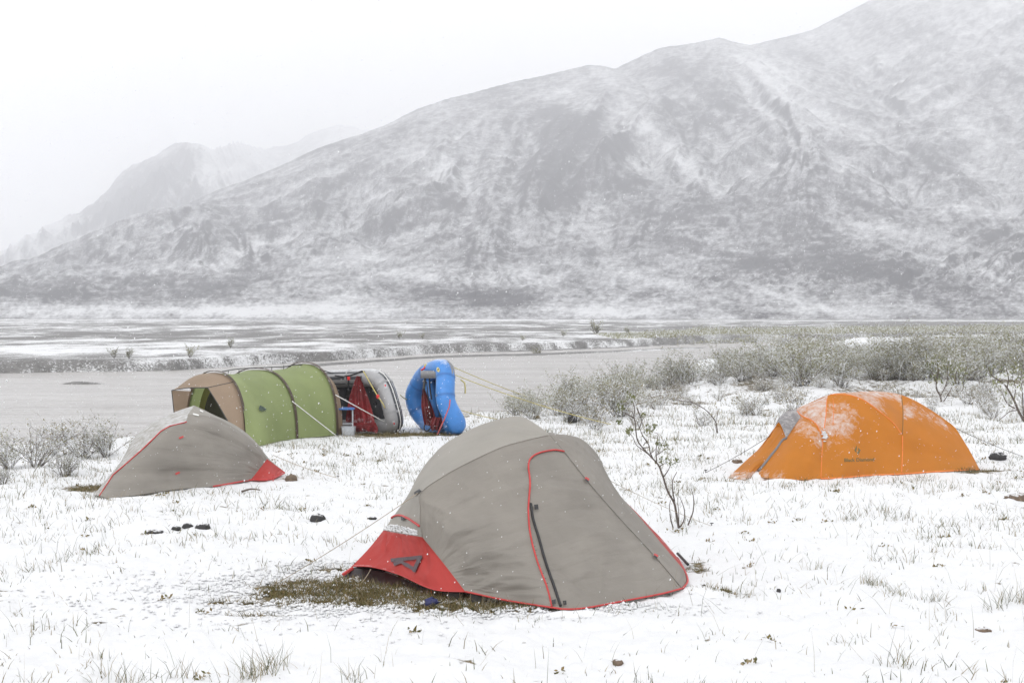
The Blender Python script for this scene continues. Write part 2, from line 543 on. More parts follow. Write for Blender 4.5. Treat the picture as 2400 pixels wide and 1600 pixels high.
gx = (wx_ + wobx + SKEW * (1 - tA) * 330) / 105
gul = ridged(gx, tA * 1.6 + 4, 4, 61, 0.55)
spur = ridged((wx_ + SKEW * (1 - tA) * 360) / 330 + 0.35, tA * 0.9 + 2.2, 2, 65)
iso = fbm(wx_ / 120, wy_ / 150, 5, 71, 0.55)
hA = hA + keep * (0 * gul + 40 * spur * np.clip(tA, 0, 1) + 15 * iso)
keepB = np.clip(np.abs(1 - tB) * 3, 0, 1) * np.clip(tB * 3, 0, 1)
gulB = ridged((wx_ + 520 * (1 - tB) + wobx) / 150, tB * 2, 4, 81, 0.55)
hB = hB + keepB * (0 * gulB + 34 * fbm(wx_ / 200, wy_ / 250, 4, 83))
n5 = fbm(wx_ / 45, wy_ / 45, 4, 91)
hC = hC + np.clip(tC * 3, 0, 1) * (7 * ridged((wx_ + 60 * tC) / 70, wy_ / 110, 3, 93) + 5 * n5)
hD = hD + np.clip(tD * 3, 0, 1) * (9 * ridged((wx_ - 240 * tD) / 55, wy_ / 160, 4, 95) + 6 * n5)
hE = hE + np.clip(tE * 3, 0, 1) * (4.0 * ridged(wx_ / 40, wy_ / 60, 3, 97) + 2.5 * n5) - 2
H = smax(hA, hB, 18)
H = smax(H, hC, 10); H = smax(H, hD, 14); H = smax(H, hE, 5)
kall = np.clip(np.where(hB > hA, keepB, keep), 0, 1) * sstep(560, 700, R2)
H, RID = erode(H, A2, R2, (210, 95, 45), 700, kall)
H = H + 0.8 * fbm(wx_ / 12, wy_ / 14, 3, 99)
H = H * sstep(520, 600, R2) - 2.0 * (1 - sstep(500, 580, R2))
MX, MY = A2 * R2, R2
# snow lies thick on the flatter and hollow ground, thin on steep ribs
dHr = np.gradient(H, axis=0) / np.gradient(R2, axis=0)
dHa = np.gradient(H, axis=1) / (np.gradient(A2, axis=1) * R2)
slope = np.hypot(dHr, dHa)
conv = H - blur(H, 7)
def patches(px, py, feats):
    """Sum of soft elongated patches: x, y, half length, half width, tilt (degrees, falling to the right), weight."""
    o = np.zeros_like(px)
    for cx, cy_, rx, ry, an, w in feats:
        c_, s_ = math.cos(RAD(an)), math.sin(RAD(an))
        dx, dy = px - cx, py - cy_
        u = (dx * c_ + dy * s_) / rx; v = (-dx * s_ + dy * c_) / ry
        o += w * np.exp(-(u * u + v * v))
    return o
PYc = 740 - H / R2 * FOC
# bare rock (negative) and lying snow (positive) on each face, spur and hollow of the hillside
ROCK = [(1357, 378, 125, 85, 0, -.60), (1320, 300, 80, 35, -12, -.25), (1300, 440, 60, 40, 20, -.3), (1150, 222, 60, 14, -15, -.35), (1276, 268, 75, 18, -10, -.3), (950, 312, 80, 22, -28, -.2), (1551, 155, 62, 15, -5, -.4), (1700, 235, 120, 20, 42, -.35), (1670, 290, 100, 14, 42, -.28), (1610, 190, 70, 12, 40, -.3), (1480, 220, 60, 12, 40, -.2),
        (1877, 128, 44, 14, 30, -.35), (2090, 60, 130, 36, 15, -.3), (2170, 378, 70, 26, 25, -.3), (2340, 560, 90, 26, 15, -.35), (1040, 462, 90, 26, 22, -.28), (900, 520, 110, 24, -10, -.25), (500, 545, 140, 26, -15, -.28), (700, 470, 150, 22, -20, -.18), (1700, 490, 330, 48, 5, -.24), (1940, 614, 180, 28, 5, -.42), (1755, 612, 65, 18, 0, -.35), (2150, 668, 220, 30, 25, -.3), (2300, 690, 160, 26, 28, -.3),
        (1090, 686, 175, 22, 3, -.5), (1200, 694, 70, 24, -10, -.3), (1120, 592, 140, 18, 0, -.3), (150, 682, 240, 20, 2, -.5), (530, 662, 100, 22, -10, -.42), (330, 652, 150, 14, 0, -.3), (1600, 568, 70, 20, 10, -.28), (1740, 716, 140, 12, 8, -.3), (2050, 480, 120, 18, 12, -.2), (800, 420, 60, 16, -25, -.2), (620, 610, 80, 14, -5, -.2), (1950, 330, 80, 12, 38, -.25), (2080, 420, 70, 10, 38, -.2), (1800, 390, 90, 10, 42, -.18)]
SNOWP = [(1390, 245, 75, 16, 12, .35), (1560, 335, 160, 20, 42, .3), (1870, 235, 190, 50, 35, .3), (2220, 260, 140, 40, 28, .24), (1040, 385, 62, 34, 30, .28), (820, 604, 140, 14, -5, .34), (520, 720, 340, 14, 0, .6), (790, 692, 120, 14, -8, .5), (2130, 542, 170, 18, 9, .42), (2290, 482, 90, 18, 6, .35), (1520, 648, 100, 16, 12, .4), (1450, 722, 170, 12, 3, .45), (1900, 705, 160, 10, 16, .32), (1440, 190, 60, 14, 30, .3), (1750, 140, 90, 16, 25, .3), (1330, 215, 60, 12, -14, .28), (1000, 640, 150, 10, 4, .35), (660, 560, 120, 12, -8, .22), (2330, 640, 120, 8, 28, .25), (2200, 610, 120, 8, 22, .25), (430, 620, 160, 9, -3, .3), (1650, 420, 160, 14, 40, .18), (880, 450, 90, 12, 15, .24), (1240, 640, 120, 10, -6, .28)]
kx = 1.05 * sstep(1080, 1650, PXc) - 0.55 * (1 - sstep(500, 1000, PXc)) + 0.25 * sstep(900, 1100, PXc) * (1 - sstep(1100, 1300, PXc))
sx_ = PXc - kx * PYc + 26 * fbm(PXc / 90, PYc / 90, 3, 105)
streak = fbm(sx_ / 46, PYc / 150, 5, 101, 0.62)
fleck = fbm(PXc / 13 + PYc / 60, PYc / 9, 4, 108, 0.65)
wob = 22 * fbm(PXc / 60, PYc / 45, 4, 109, 0.6)
steep = slope - blur(slope, 12)
crag = ridged(sx_ / 44, (PYc + 0.25 * PXc) / 40, 5, 121, 0.68)
MS = 0.335 + 1.0 * patches(PXc + wob + 14 * streak, PYc + 0.7 * wob, ROCK + SNOWP) - 0.10 * RID - 0.7 * steep + 0.26 * streak + 0.30 * fleck + 0.40 * (crag - 0.25)
MS = 0.35 + 0.74 * (MS - 0.40) + 0.16 * fleck + 0.12 * (ridged(PXc / 17 + PYc / 50, PYc / 12, 4, 131, 0.65) - 0.25)
MS = MS + 0.14 * np.exp(-((PYc - 716) / 20) ** 2)
MS = MS + 0.12 * (1 - sstep(60, 260, PYc)) * sstep(1500, 2000, PXc)  # haze paling the upper right, painted in as extra white cover
def mountain_mat():
    m, t, b = new_mat('snow_dusted_mountain')
    p = pos(t)
    at = N(t, 'ShaderNodeAttribute', attribute_name='cover')
    n1 = noise_n(t, p, 0.085, 8, 0.76, 0.4)
    n2 = noise_n(t, p, 0.8, 4, 0.75)
    nn = mathn(t, 'ADD', mathn(t, 'MULTIPLY', n1, 0.5), mathn(t, 'MULTIPLY', n2, 0.5))
    s = mathn(t, 'ADD', at.outputs['Fac'], mathn(t, 'MULTIPLY', mathn(t, 'SUBTRACT', nn, 0.5), 2.6))
    f = ramp(t, [(0.12, (0, 0, 0)), (0.86, (1, 1, 1))], s)
    rock = ramp(t, [(0.3, (0.040, 0.038, 0.045)), (0.7, (0.092, 0.088, 0.096))], noise_n(t, p, 0.03, 5, 0.6))
    col = mixc(t, f.outputs['Color'], rock.outputs['Color'], (0.665, 0.67, 0.68))
    L(t, col, b.inputs['Base Color'])
    b.inputs['Roughness'].default_value = 0.9
    b.inputs['Specular IOR Level'].default_value = 0.1
    bump(t, b, nn, 0.6, 3.0)
    return m
M_MOUNT = mountain_mat()
mo = mesh_obj('mountain', np.stack([MX, MY, H], -1).reshape(-1, 3), grid_faces(len(MRr), len(MA))[:, ::-1] if False else grid_faces(len(MRr), len(MA)), M_MOUNT, attrs={'cover': MS.ravel()})
tag(mo, kind='structure')

# the farther peak on the left, half lost in the snowfall
FA = (np.linspace(-500, 1500, 520) - 1200) / FOC
FR = np.linspace(1650, 4250, 210)
A3, R3 = np.meshgrid(FA, FR)
PX3 = A3 * FOC + 1200
fpts = [(-900, 690), (-300, 640), (0, 606), (60, 575), (120, 545), (190, 505), (240, 466), (300, 412), (360, 372), (400, 352), (432, 345), (460, 352), (500, 362), (560, 345), (620, 360), (670, 352), (730, 326), (800, 300), (880, 310), (1000, 340), (1500, 400)]
a_ = np.array(fpts, float)
Z3 = np.interp(PX3, a_[:, 0], elev(0, a_[:, 1]))
rr3 = 2550 + 1250 * sstep(490, 640, PX3)
t3 = np.clip((R3 - 1700) / (rr3 - 1700), 0, None)
H3 = Z3 * rr3 * np.where(t3 < 1, t3 ** 1.05, 1 - (t3 - 1) * 0.8)
k3 = np.clip(np.abs(1 - t3) * 2.5, 0.34, 1) * np.clip(t3 * 3, 0, 1)
H3 = H3 + k3 * (52 * ridged(A3 * 2500 / 170, t3 * 2, 5, 111, 0.6) + 46 * fbm(A3 * 2500 / 60, R3 / 90, 5, 113, 0.68)) - 20 * (t3 < 0.02)
H3, RID3 = erode(H3, A3, R3, (220, 110), 900, np.clip(k3, 0.35, 1), 0.06)
sl3 = np.gradient(H3, axis=0) / np.gradient(R3, axis=0)
PY3 = 740 - H3 / R3 * FOC
w3 = 16 * fbm(PX3 / 45, PY3 / 40, 4, 118, 0.6)
S3 = 0.85 - 0.5 * (sl3 - blur(sl3, 8)) - 0.18 * RID3 + 0.15 * sstep(0.86, 1.0, t3) + 0.30 * fbm((PX3 + 0.6 * PY3) / 30, PY3 / 40, 5, 117, 0.62) + patches(PX3 + w3, PY3 + w3, [(320, 440, 120, 44, -38, -1.0), (430, 395, 36, 60, 8, -.75), (300, 486, 140, 12, -4, -.8), (230, 520, 60, 10, -20, -.4), (460, 470, 40, 20, 10, -.4), (700, 345, 60, 30, -20, -.4)])  # crest whitened in the cover to imitate cloud fading it out
fm = mesh_obj('far_mountain', np.stack([A3 * R3, R3, H3], -1).reshape(-1, 3), grid_faces(len(FR), len(FA)), M_MOUNT, attrs={'cover': S3.ravel()})
tag(fm, kind='structure')

# ------------------------------------------------------------------ the air: falling-snow haze
hz = MB().box((-350, 2120, 275), (3900, 4500, 572))
haze = hz.build('haze', None)
hm = bpy.data.materials.new('haze_air')
hm.use_nodes = True
hm.node_tree.nodes.clear()
pv = hm.node_tree.nodes.new('ShaderNodeVolumePrincipled')
pv.inputs['Color'].default_value = (0.972, 0.978, 1.0, 1)
pv.inputs['Density'].default_value = 0.00064
pv.inputs['Anisotropy'].default_value = 0.55
ho = hm.node_tree.nodes.new('ShaderNodeOutputMaterial')
hm.node_tree.links.new(pv.outputs['Volume'], ho.inputs['Volume'])
haze.data.materials.append(hm)
tag(haze, kind='stuff', label='pale haze of falling snow filling the valley air')

# ------------------------------------------------------------------ fabric tents
def fabric(name, col, rough=0.55, trans=0.3, wr=(3, 16), bstr=0.25, tint=0.06, dusty=True):
    """Coated nylon: weave-scale mottling, creases along the panel, snow where the 'dust' value says it clings."""
    m, t, b = new_mat(name)
    at = N(t, 'ShaderNodeAttribute', attribute_name='panel')
    p = pos(t)
    n0 = noise_n(t, p, 3.0, 3)
    lo = tuple(c * (1 - tint) for c in col); hi = tuple(min(1, c * (1 + tint)) for c in col)
    c0 = ramp(t, [(0.3, lo), (0.7, hi)], n0).outputs['Color']
    crease = noise_n(t, at.outputs['Vector'], 1.0, 3, 0.5, 0.6, mapping=(wr[0], wr[1], 1))
    fine = noise_n(t, p, 60, 2)
    f = None
    if dusty:
        du = N(t, 'ShaderNodeAttribute', attribute_name='dust')
        fl = noise_n(t, p, 15, 7, 0.72, 0.3)
        s = mathn(t, 'ADD', du.outputs['Fac'], mathn(t, 'MULTIPLY', mathn(t, 'SUBTRACT', fl, 0.5), 1.5))
        f = ramp(t, [(0.36, (0, 0, 0)), (0.62, (0.45, 0.45, 0.45)), (0.88, (0.92, 0.92, 0.92))], s).outputs['Color']
        c0 = mixc(t, f, c0, (0.80, 0.81, 0.83))
    L(t, c0, b.inputs['Base Color'])
    b.inputs['Roughness'].default_value = rough
    b.inputs['Specular IOR Level'].default_value = 0.35
    hh = mathn(t, 'ADD', crease, mathn(t, 'MULTIPLY', fine, 0.12))
    bm = bump(t, b, hh, bstr, 0.03)
    tr = t.nodes.new('ShaderNodeBsdfTranslucent')
    L(t, c0, tr.inputs['Color'])
    mx = t.nodes.new('ShaderNodeMixShader')
    mx.inputs[0].default_value = trans
    L(t, b.outputs[0], mx.inputs[1]); L(t, tr.outputs[0], mx.inputs[2])
    out = [n for n in t.nodes if n.type == 'OUTPUT_MATERIAL'][0]
    L(t, mx.outputs[0], out.inputs['Surface'])
    return m

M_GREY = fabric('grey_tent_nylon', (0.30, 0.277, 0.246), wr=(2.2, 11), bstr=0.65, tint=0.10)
M_GREY_SKYLIT = fabric('grey_nylon_skylit', (0.375, 0.353, 0.315), wr=(2, 9))  # same grey nylon; skylight on upward panels is put into this paler colour
M_RED = fabric('red_tent_nylon', (0.50, 0.050, 0.042), wr=(7, 2.5), bstr=0.3)
M_ORANGE = fabric('orange_tent_nylon', (0.60, 0.225, 0.022), trans=0.4, wr=(2, 6), bstr=0.12)
M_GREEN = fabric('green_tent_nylon', (0.315, 0.375, 0.165), trans=0.4, wr=(1.5, 5), bstr=0.2)
M_BROWN = fabric('brown_tent_nylon', (0.37, 0.275, 0.20), trans=0.4, wr=(2, 6), bstr=0.2)
M_VENT = fabric('grey_vent_nylon', (0.25, 0.25, 0.26), wr=(3, 3))
M_PIPE = plain('red_piping', (0.46, 0.04, 0.038), 0.55)
M_OPIPE = plain('orange_binding', (0.72, 0.20, 0.035), 0.5)
M_BLACK = plain('black_webbing', (0.012, 0.012, 0.014), 0.5)
M_TUB = plain('black_floor_nylon', (0.022, 0.014, 0.016), 0.4, scale=8, bstr=0.5)
M_LOGO = plain('dark_print', (0.075, 0.048, 0.055), 0.6)
M_CORD = plain('tan_cord', (0.36, 0.30, 0.22), 0.8)
M_WCORD = plain('white_cord', (0.72, 0.72, 0.70), 0.8)
M_DCORD = plain('dark_cord', (0.05, 0.05, 0.05), 0.7)
M_SNOWLUMP = plain('clinging_snow', (0.67, 0.675, 0.685), 0.8, var=0.03, scale=40, bstr=0.6)
M_POLE = plain('dark_pole_sleeve', (0.085, 0.062, 0.045), 0.6)

def coons(top, bottom, left, right, nu=60, nv=40):
    T, B = catmull(top, nu), catmull(bottom, nu)
    Lf, Rt = catmull(left, nv), catmull(right, nv)
    u = np.linspace(0, 1, nu)[None, :, None]; v = np.linspace(0, 1, nv)[:, None, None]
    c = (1 - u) * (1 - v) * T[0] + u * (1 - v) * T[-1] + (1 - u) * v * B[0] + u * v * B[-1]
    return (1 - v) * T[None] + v * B[None] + (1 - u) * Lf[:, None] + u * Rt[:, None] - c

def normals(S):
    du = np.gradient(S, axis=1); dv = np.gradient(S, axis=0)
    n = np.cross(du, dv)
    return n / (np.linalg.norm(n, axis=2)[..., None] + 1e-9)

class Tent:
    def __init__(self, name, label, base, centre, cat='tent'):
        self.root = tag(empty(name, base), label, cat)
        self.c = np.asarray(centre, float)
        self.v, self.f, self.tree = [], [], None
    def panel(self, name, S, mat, bulge=0.0, wr=None, dust=None, mats=None, fm=None, trace=True, creases=()):
        """A fabric panel from a grid of points; bulge blows it out, wr = (amp, fu, fv, seed) wrinkles it."""
        nv, nu = S.shape[:2]
        n = normals(S)
        if np.sum((S - self.c) * n) < 0: n = -n
        u = np.linspace(0, 1, nu)[None, :]; v = np.linspace(0, 1, nv)[:, None]
        edge = np.clip(np.minimum(np.minimum(u, 1 - u), np.minimum(v, 1 - v)) * 8, 0, 1)
        d = bulge * 16 * u * (1 - u) * v * (1 - v)
        if wr:
            a, fu, fv, sd = wr
            d = d + a * edge * fbm(u * fu + 0 * v + 0.6 * v, v * fv + 0 * u, 3, sd)
        for u0, v0, u1, v1, w, a in creases:      # a pull line from a loaded point, fading along its length
            ex_, ey_ = u1 - u0, v1 - v0; l2 = ex_ * ex_ + ey_ * ey_
            t_ = ((u - u0) * ex_ + (v - v0) * ey_) / l2
            q_ = ((u - u0) * ey_ - (v - v0) * ex_) / math.sqrt(l2)
            d = d + a * edge * np.exp(-(q_ / (w * (0.4 + np.clip(t_, 0, 1)))) ** 2) * sstep(-0.02, 0.08, t_) * (1 - sstep(0.35, 1.0, t_))
        S = S + n * d[..., None]
        V = S.reshape(-1, 3); F = grid_faces(nv, nu)
        wu = np.linalg.norm(np.diff(S, axis=1), axis=2).sum(1).mean(); wv = np.linalg.norm(np.diff(S, axis=0), axis=2).sum(0).mean()
        uv = np.stack([(u + 0 * v) * wu, (v + 0 * u) * wv], -1).reshape(-1, 2)
        n2 = normals(S); n2 = n2 * np.sign(np.sum(n2 * n, -1, keepdims=True) + 1e-9)
        dd = np.full((nv, nu), 0.0) if dust is None else dust(u + 0 * v, v + 0 * u, n2[..., 2], S)
        fmi = None
        if fm is not None:
            cen = S.reshape(-1, 3)[F].mean(1)
            uc = (u + 0 * v).reshape(-1)[F].mean(1); vc = (v + 0 * u).reshape(-1)[F].mean(1)
            fmi = fm(uc, vc, cen)
        if trace:
            o = len(self.v)
            self.v.extend(map(tuple, V)); self.f.extend([tuple(o + int(i) for i in q) for q in F])
        return mesh_obj(name, V, F, mat, self.root, True, attrs={'dust': dd.ravel()}, uv=uv, mats=mats, fmat=fmi)
    def ready(self):
        self.tree = BVHTree.FromPolygons(self.v, self.f)
    def on(self, px, py, off=0.004):
        r = Vector(ray(px, py)).normalized()
        h, n, i, d = self.tree.ray_cast(Vector(CAM), r)
        if h is None: return None
        if n.dot(r) > 0: n = -n
        return np.array(h + n * off)
    def line(self, pix, n=40, off=0.004):
        q = catmull([(a, b, 0) for a, b in pix], n)
        return [x for x in (self.on(a, b, off) for a, b, _ in q) if x is not None]
    def piping(self, name, pix, rad, mat, n=48, off=0.003, parent=None, k=6):
        return MB().tube(self.line(pix, n, off), rad, k).build(name, mat, parent or self.root, True)
    def stroke(self, mb, p0, p1, w, off=0.010, n=14, m=0):
        """A printed bar of pixel width w from p0 to p1 that follows the cloth."""
        p0, p1 = np.array(p0, float), np.array(p1, float)
        d = (p1 - p0) / np.linalg.norm(p1 - p0); s = np.array((-d[1], d[0])) * w / 2
        V = []
        for t in np.linspace(0, 1, n):
            for q in (-1, 0, 1):
                x = p0 + (p1 - p0) * t + s * q
                h = self.on(x[0], x[1], off)
                if h is None: return
                V.append(h)
        mb.add(V, grid_faces(n, 3), m)
    def poly(self, mb, pix, off=0.004, m=0):
        V = [self.on(a, b, off) for a, b in pix]
        if all(v is not None for v in V): mb.add(V, [tuple(range(len(V)))], m)
    def text(self, name, s, px, py, size, mat, slant=0.0, rot=0.0, parent=None, off=0.004, bold=0.0):
        """Lettering: glyph outlines laid on the cloth, baseline start at (px, py), size in photo pixels."""
        cu = bpy.data.curves.new('lettering', 'FONT')
        cu.body, cu.size, cu.offset, cu.resolution_u = s, 1.0, bold, 4
        to = bpy.data.objects.new('lettering_source', cu)
        COL.objects.link(to)
        dg = bpy.context.evaluated_depsgraph_get()
        me = to.evaluated_get(dg).to_mesh()
        co = [v.co.copy() for v in me.vertices]; fs = [tuple(p.vertices) for p in me.polygons]
        to.evaluated_get(dg).to_mesh_clear()
        bpy.data.objects.remove(to); bpy.data.curves.remove(cu)
        V = []
        cr, sr = math.cos(rot), math.sin(rot)
        for c in co:
            x, y = c.x * size + slant * c.y * size, c.y * size
            h = self.on(px + x * cr - y * sr, py - (x * sr + y * cr), off)
            if h is None: h = np.array((0, 0, -1.))
            V.append(h)
        return mesh_obj(name, V, fs, mat, parent or self.root, False)

def stake(parent, name, p, mat, lean=(0.0, 0.0), h=0.08, r=0.006):
    p = np.asarray(p, float)
    mb = MB().tube([p + np.array((0, 0, -0.04)), p + np.array((lean[0] * h, lean[1] * h, h))], r, 5)
    mb.tube([p + np.array((-0.015, 0, h * 0.9)), p + np.array((0.015, 0, h))], r, 5)
    return mb.build(name, mat, parent)

def guy(name, a, b, rad, mat, parent, sag=0.015):
    t = np.linspace(0, 1, 14)[:, None]
    q = np.asarray(a)[None] * (1 - t) + np.asarray(b)[None] * t
    q[:, 2] -= (sag * 4 * t * (1 - t))[:, 0]
    return MB().tube(q, rad, 4).build(name, mat, parent, True)

def snow_lumps(name, pts, rmin, rmax, parent=None, seed=1, flat=0.6):
    """Clots of snow, one mesh."""
    rg = random.Random(seed)
    mb = MB()
    ico = [(0, 0, 1), (0, 0, -1)] + [(math.cos(a), math.sin(a), 0) for a in (0, 1.26, 2.51, 3.77, 5.03)]
    for p in pts:
        r = rg.uniform(rmin, rmax)
        V = [np.array(p) + np.array((x * rg.uniform(.7, 1.3), y * rg.uniform(.7, 1.3), z * flat * rg.uniform(.7, 1.2))) * r for x, y, z in ico]
        F = []
        for j in range(5):
            F.append((0, 2 + j, 2 + (j + 1) % 5)); F.append((1, 2 + (j + 1) % 5, 2 + j))
        mb.add(V, F)
    o = mb.build(name, M_SNOWLUMP, parent, True)
    o['kind'] = 'stuff'
    return o

# ---- the grey and red tent in front
def front_tent():
    A = P(1288, 1018, 9.6)
    tn = Tent('dome_tent', 'large grey dome tent with red ends and an A logo, nearest of all', (0.0, 9.4, 0.0), (0.05, 9.5, 0.3))
    R1, R2 = P(990, 1258, 8.92), P(1091, 1386, 8.62)
    L0, L1 = P(825, 1326, 9.42), P(899, 1242, 9.58)
    pole1 = [R1, P(985, 1225, 8.94), P(984, 1185, 8.96), P(988, 1152, 8.99), P(1041, 1114, 9.04), P(1094, 1085, 9.12), P(1171, 1049, 9.27), P(1228, 1032, 9.42), A]
    sil = [L1, P(918, 1215, 9.63), P(957, 1158, 9.75), P(983, 1108, 9.85), P(1010, 1072, 9.92), P(1048, 1036, 9.98), P(1120, 998, 10.03), P(1198, 976, 10.03), P(1234, 981, 9.95), P(1267, 1001, 9.78), A]
    VR = G(1600, 1378, 0.02)
    pole2 = [A, P(1324, 1059, 9.46), P(1378, 1127, 9.32), P(1450, 1210, 9.22), P(1535, 1302, 9.14), VR]
    hem = [R2, P(1190, 1407, 8.53), G(1293, 1423, .02), G(1330, 1427, .012), G(1380, 1423, .01), G(1477, 1405, .015), G(1550, 1391, .02), VR]
    rededge = [R1, P(1040, 1320, 8.78), R2]
    end_sil = [A, P(1324, 1018, 9.72), P(1362, 1028, 9.86), P(1393, 1055, 9.95), P(1408, 1078, 10.0), P(1416, 1097, 10.02), P(1435, 1135, 10.06), P(1458, 1166, 10.1), P(1496, 1204, 10.15), P(1527, 1237, 10.2), P(1554, 1265, 10.22), P(1588, 1306, 10.22)]
    BR = end_sil[-1]
    # front panel with the door
    S = coons(pole1, hem, rededge, pole2, 130, 90)
    edge_px = catmull([(1293, 1424, 0), (1282, 1376, 0), (1259, 1315, 0), (1244, 1258, 0), (1238, 1200, 0), (1242, 1131, 0), (1238, 1093, 0), (1244, 1074, 0), (1263, 1062, 0), (1297, 1055, 0), (1324, 1059, 0)], 80)
    def project(c):
        d = c - CAM
        yy = d @ _FWD
        return 1200 + d[:, 0] / yy * FOC, 800 - (d @ _UP) / yy * FOC
    vx, vy = project(S.reshape(-1, 3))
    ex = np.interp(vy, edge_px[::-1][:, 1][np.argsort(edge_px[::-1][:, 1])], edge_px[::-1][:, 0][np.argsort(edge_px[::-1][:, 1])])
    dustf = lambda u, v, nz, S: 0.02 + 0.12 * np.clip(nz - 0.35, 0, 1) + 0.20 * np.exp(-((u - 1) / 0.03) ** 2) * (v > 0.4)
    # which faces are door: right of the red edge
    F = grid_faces(90, 130)
    cx, cyy = project(S.reshape(-1, 3)[F].mean(1))
    lowx = np.interp(cyy, edge_px[:, 1][np.argsort(edge_px[:, 1])], edge_px[:, 0][np.argsort(edge_px[:, 1])])
    top_y = np.interp(cx, [1238, 1244, 1263, 1297, 1324], [1093, 1074, 1062, 1055, 1059])
    door = (cx > np.where(cyy > 1093, lowx, 1238)) & (cyy > top_y)
    CR = [(0.0, 1.0, 0.45, 0.80, .02, -.016), (0.0, 0.97, 0.40, 0.66, .022, .014), (0.02, 0.9, 0.42, 0.55, .02, -.012), (0.0, 0.8, 0.3, 0.42, .02, .010), (0.98, 0.42, 0.62, 0.30, .018, .010), (0.98, 0.50, 0.60, 0.42, .02, -.012), (0.98, 0.36, 0.66, 0.2, .016, -.008), (0.97, 0.66, 0.64, 0.60, .02, .009), (0.97, 0.8, 0.66, 0.84, .02, -.009),
          (0.52, 0.98, 0.30, 0.55, .02, .010), (0.54, 0.98, 0.40, 0.45, .018, -.010), (0.56, 0.98, 0.8, 0.62, .02, .008), (0.35, 0.02, 0.42, 0.5, .02, -.008), (0.55, 0.02, 0.52, 0.55, .018, .008), (0.18, 0.03, 0.3, 0.5, .02, .009)]
    o = tn.panel('front_panel', S, M_GREY, 0.035, (0.030, 3.0, 9.0, 201), dustf, creases=CR)
    me_v = np.array([v.co for v in o.data.vertices]); uvs = np.zeros((len(me_v) * 3), np.float32); o.data.attributes['panel'].data.foreach_get('vector', uvs)
    dst = np.zeros(len(me_v), np.float32); o.data.attributes['dust'].data.foreach_get('value', dst)
    off = np.array(o.location); bpy.data.objects.remove(o)
    mesh_obj('front_panel', me_v, F[~door], M_GREY, tn.root, True, attrs={'dust': dst}, uv=uvs.reshape(-1, 3)[:, :2])
    nS = normals(me_v.reshape(90, 130, 3)); nS = nS * np.sign(np.sum(nS * (S - tn.c), -1, keepdims=True))
    dr = mesh_obj('door', me_v - nS.reshape(-1, 3) * 0.004, F[door], M_GREY, tn.root, True, attrs={'dust': dst}, uv=uvs.reshape(-1, 3)[:, :2])
    # roof and upper end towards the foot
    Su = coons([A, A], [L1, P(940, 1250, 9.25), R1][::-1], pole1[::-1], sil[::-1], 50, 90)
    tn.panel('roof_panel', Su, M_GREY_SKYLIT, 0.02, (0.012, 3, 5, 205), lambda u, v, nz, S: 0.03 + 0.12 * np.clip(nz - 0.5, 0, 1))
    red = coons([L1, P(940, 1250, 9.25), R1], [L0, P(872, 1328, 9.3), P(934, 1345, 9.06), P(1014, 1380, 8.72), R2], [L1, P(865, 1284, 9.5), L0], rededge, 60, 36)
    tn.panel('red_end_panel', red, M_RED, 0.0, (0.02, 5, 1.5, 207), creases=[(0.12, 0.02, 0.3, 0.9, .03, -.016), (0.3, 0.02, 0.18, 0.95, .025, .014), (0.45, 0.05, 0.5, 0.9, .03, -.01), (0.98, 0.02, 0.7, 0.9, .03, -.014), (0.97, 0.4, 0.72, 0.98, .03, .012)], dust=lambda u, v, nz, S: 0.06 + 0.45 * np.exp(-((v - 1) / 0.05) ** 2) * (u < 0.4) + 0.35 * np.exp(-(v / 0.04) ** 2) * (u < 0.8))
    Se = coons([A, A], [VR, G(1612, 1361, .02), G(1604, 1335, .02), BR], pole2, end_sil, 50, 90)
    tn.panel('head_end_panel', Se, None, 0.015, (0.012, 3, 5, 209), lambda u, v, nz, S: 0.04 + 0.42 * np.exp(-((u - 0.86) / 0.10) ** 2) * sstep(0.35, 0.6, v) + 0.25 * np.exp(-((u - .5) / .2) ** 2) * np.exp(-((v - .1) / .1) ** 2), mats=[M_GREY, M_RED], fm=lambda u, v, c: ((v > 0.62) & (u > np.maximum(0.5, 1.0 - (v - 0.62) * 2.4))).astype(int))
    Sb = coons([A, A], [L0, np.array((-0.6, 10.25, 0.03)), np.array((0.4, 10.75, 0.03)), BR], sil[::-1][:-1] + [L1, P(865, 1284, 9.5), L0], end_sil, 60, 60)
    tn.panel('back_panel', Sb, M_GREY, -0.06, (0.015, 4, 6, 211), trace=False)
    tn.ready()
    # floor
    BL, FLp = G(800, 1352, 0.0), G(1022, 1402, 0.0)
    out = [BL, G(900, 1378, 0), FLp, np.array((0.35, 9.2, 0)), np.array((0.85, 9.5, 0)), np.array((0.98, 9.95, 0)), np.array((0.35, 10.3, 0)), np.array((-0.6, 9.95, 0))]
    topv = [p * 1.0 + np.array((0, 0, 0.12)) for p in out]
    topv[0] = P(828, 1330, 9.5); topv[1] = P(905, 1340, 9.33); topv[2] = P(1014, 1384, 8.95)
    V = out + topv; n = len(out)
    Fq = [(i, (i + 1) % n, n + (i + 1) % n, n + i) for i in range(n)] + [tuple(range(n))]
    mesh_obj('floor_tub', V, Fq, M_TUB, tn.root, False)
    # binding, zip, tabs
    tn_h = MB().tube(catmull(hem, 70) + np.array((0, -0.004, 0.002)), 0.0058, 6).build('red_hem_binding', M_PIPE, tn.root, True)
    MB().tube(catmull([VR, G(1612, 1361, .03), G(1604, 1335, .03), BR], 16), 0.007, 5).build('red_hem_binding', M_PIPE, tn.root, True)
    MB().tube(catmull([L0, P(872, 1328, 9.29), P(934, 1345, 9.05), P(1014, 1380, 8.71), R2], 30), 0.004, 5).build('red_hem_binding', M_PIPE, tn.root, True)
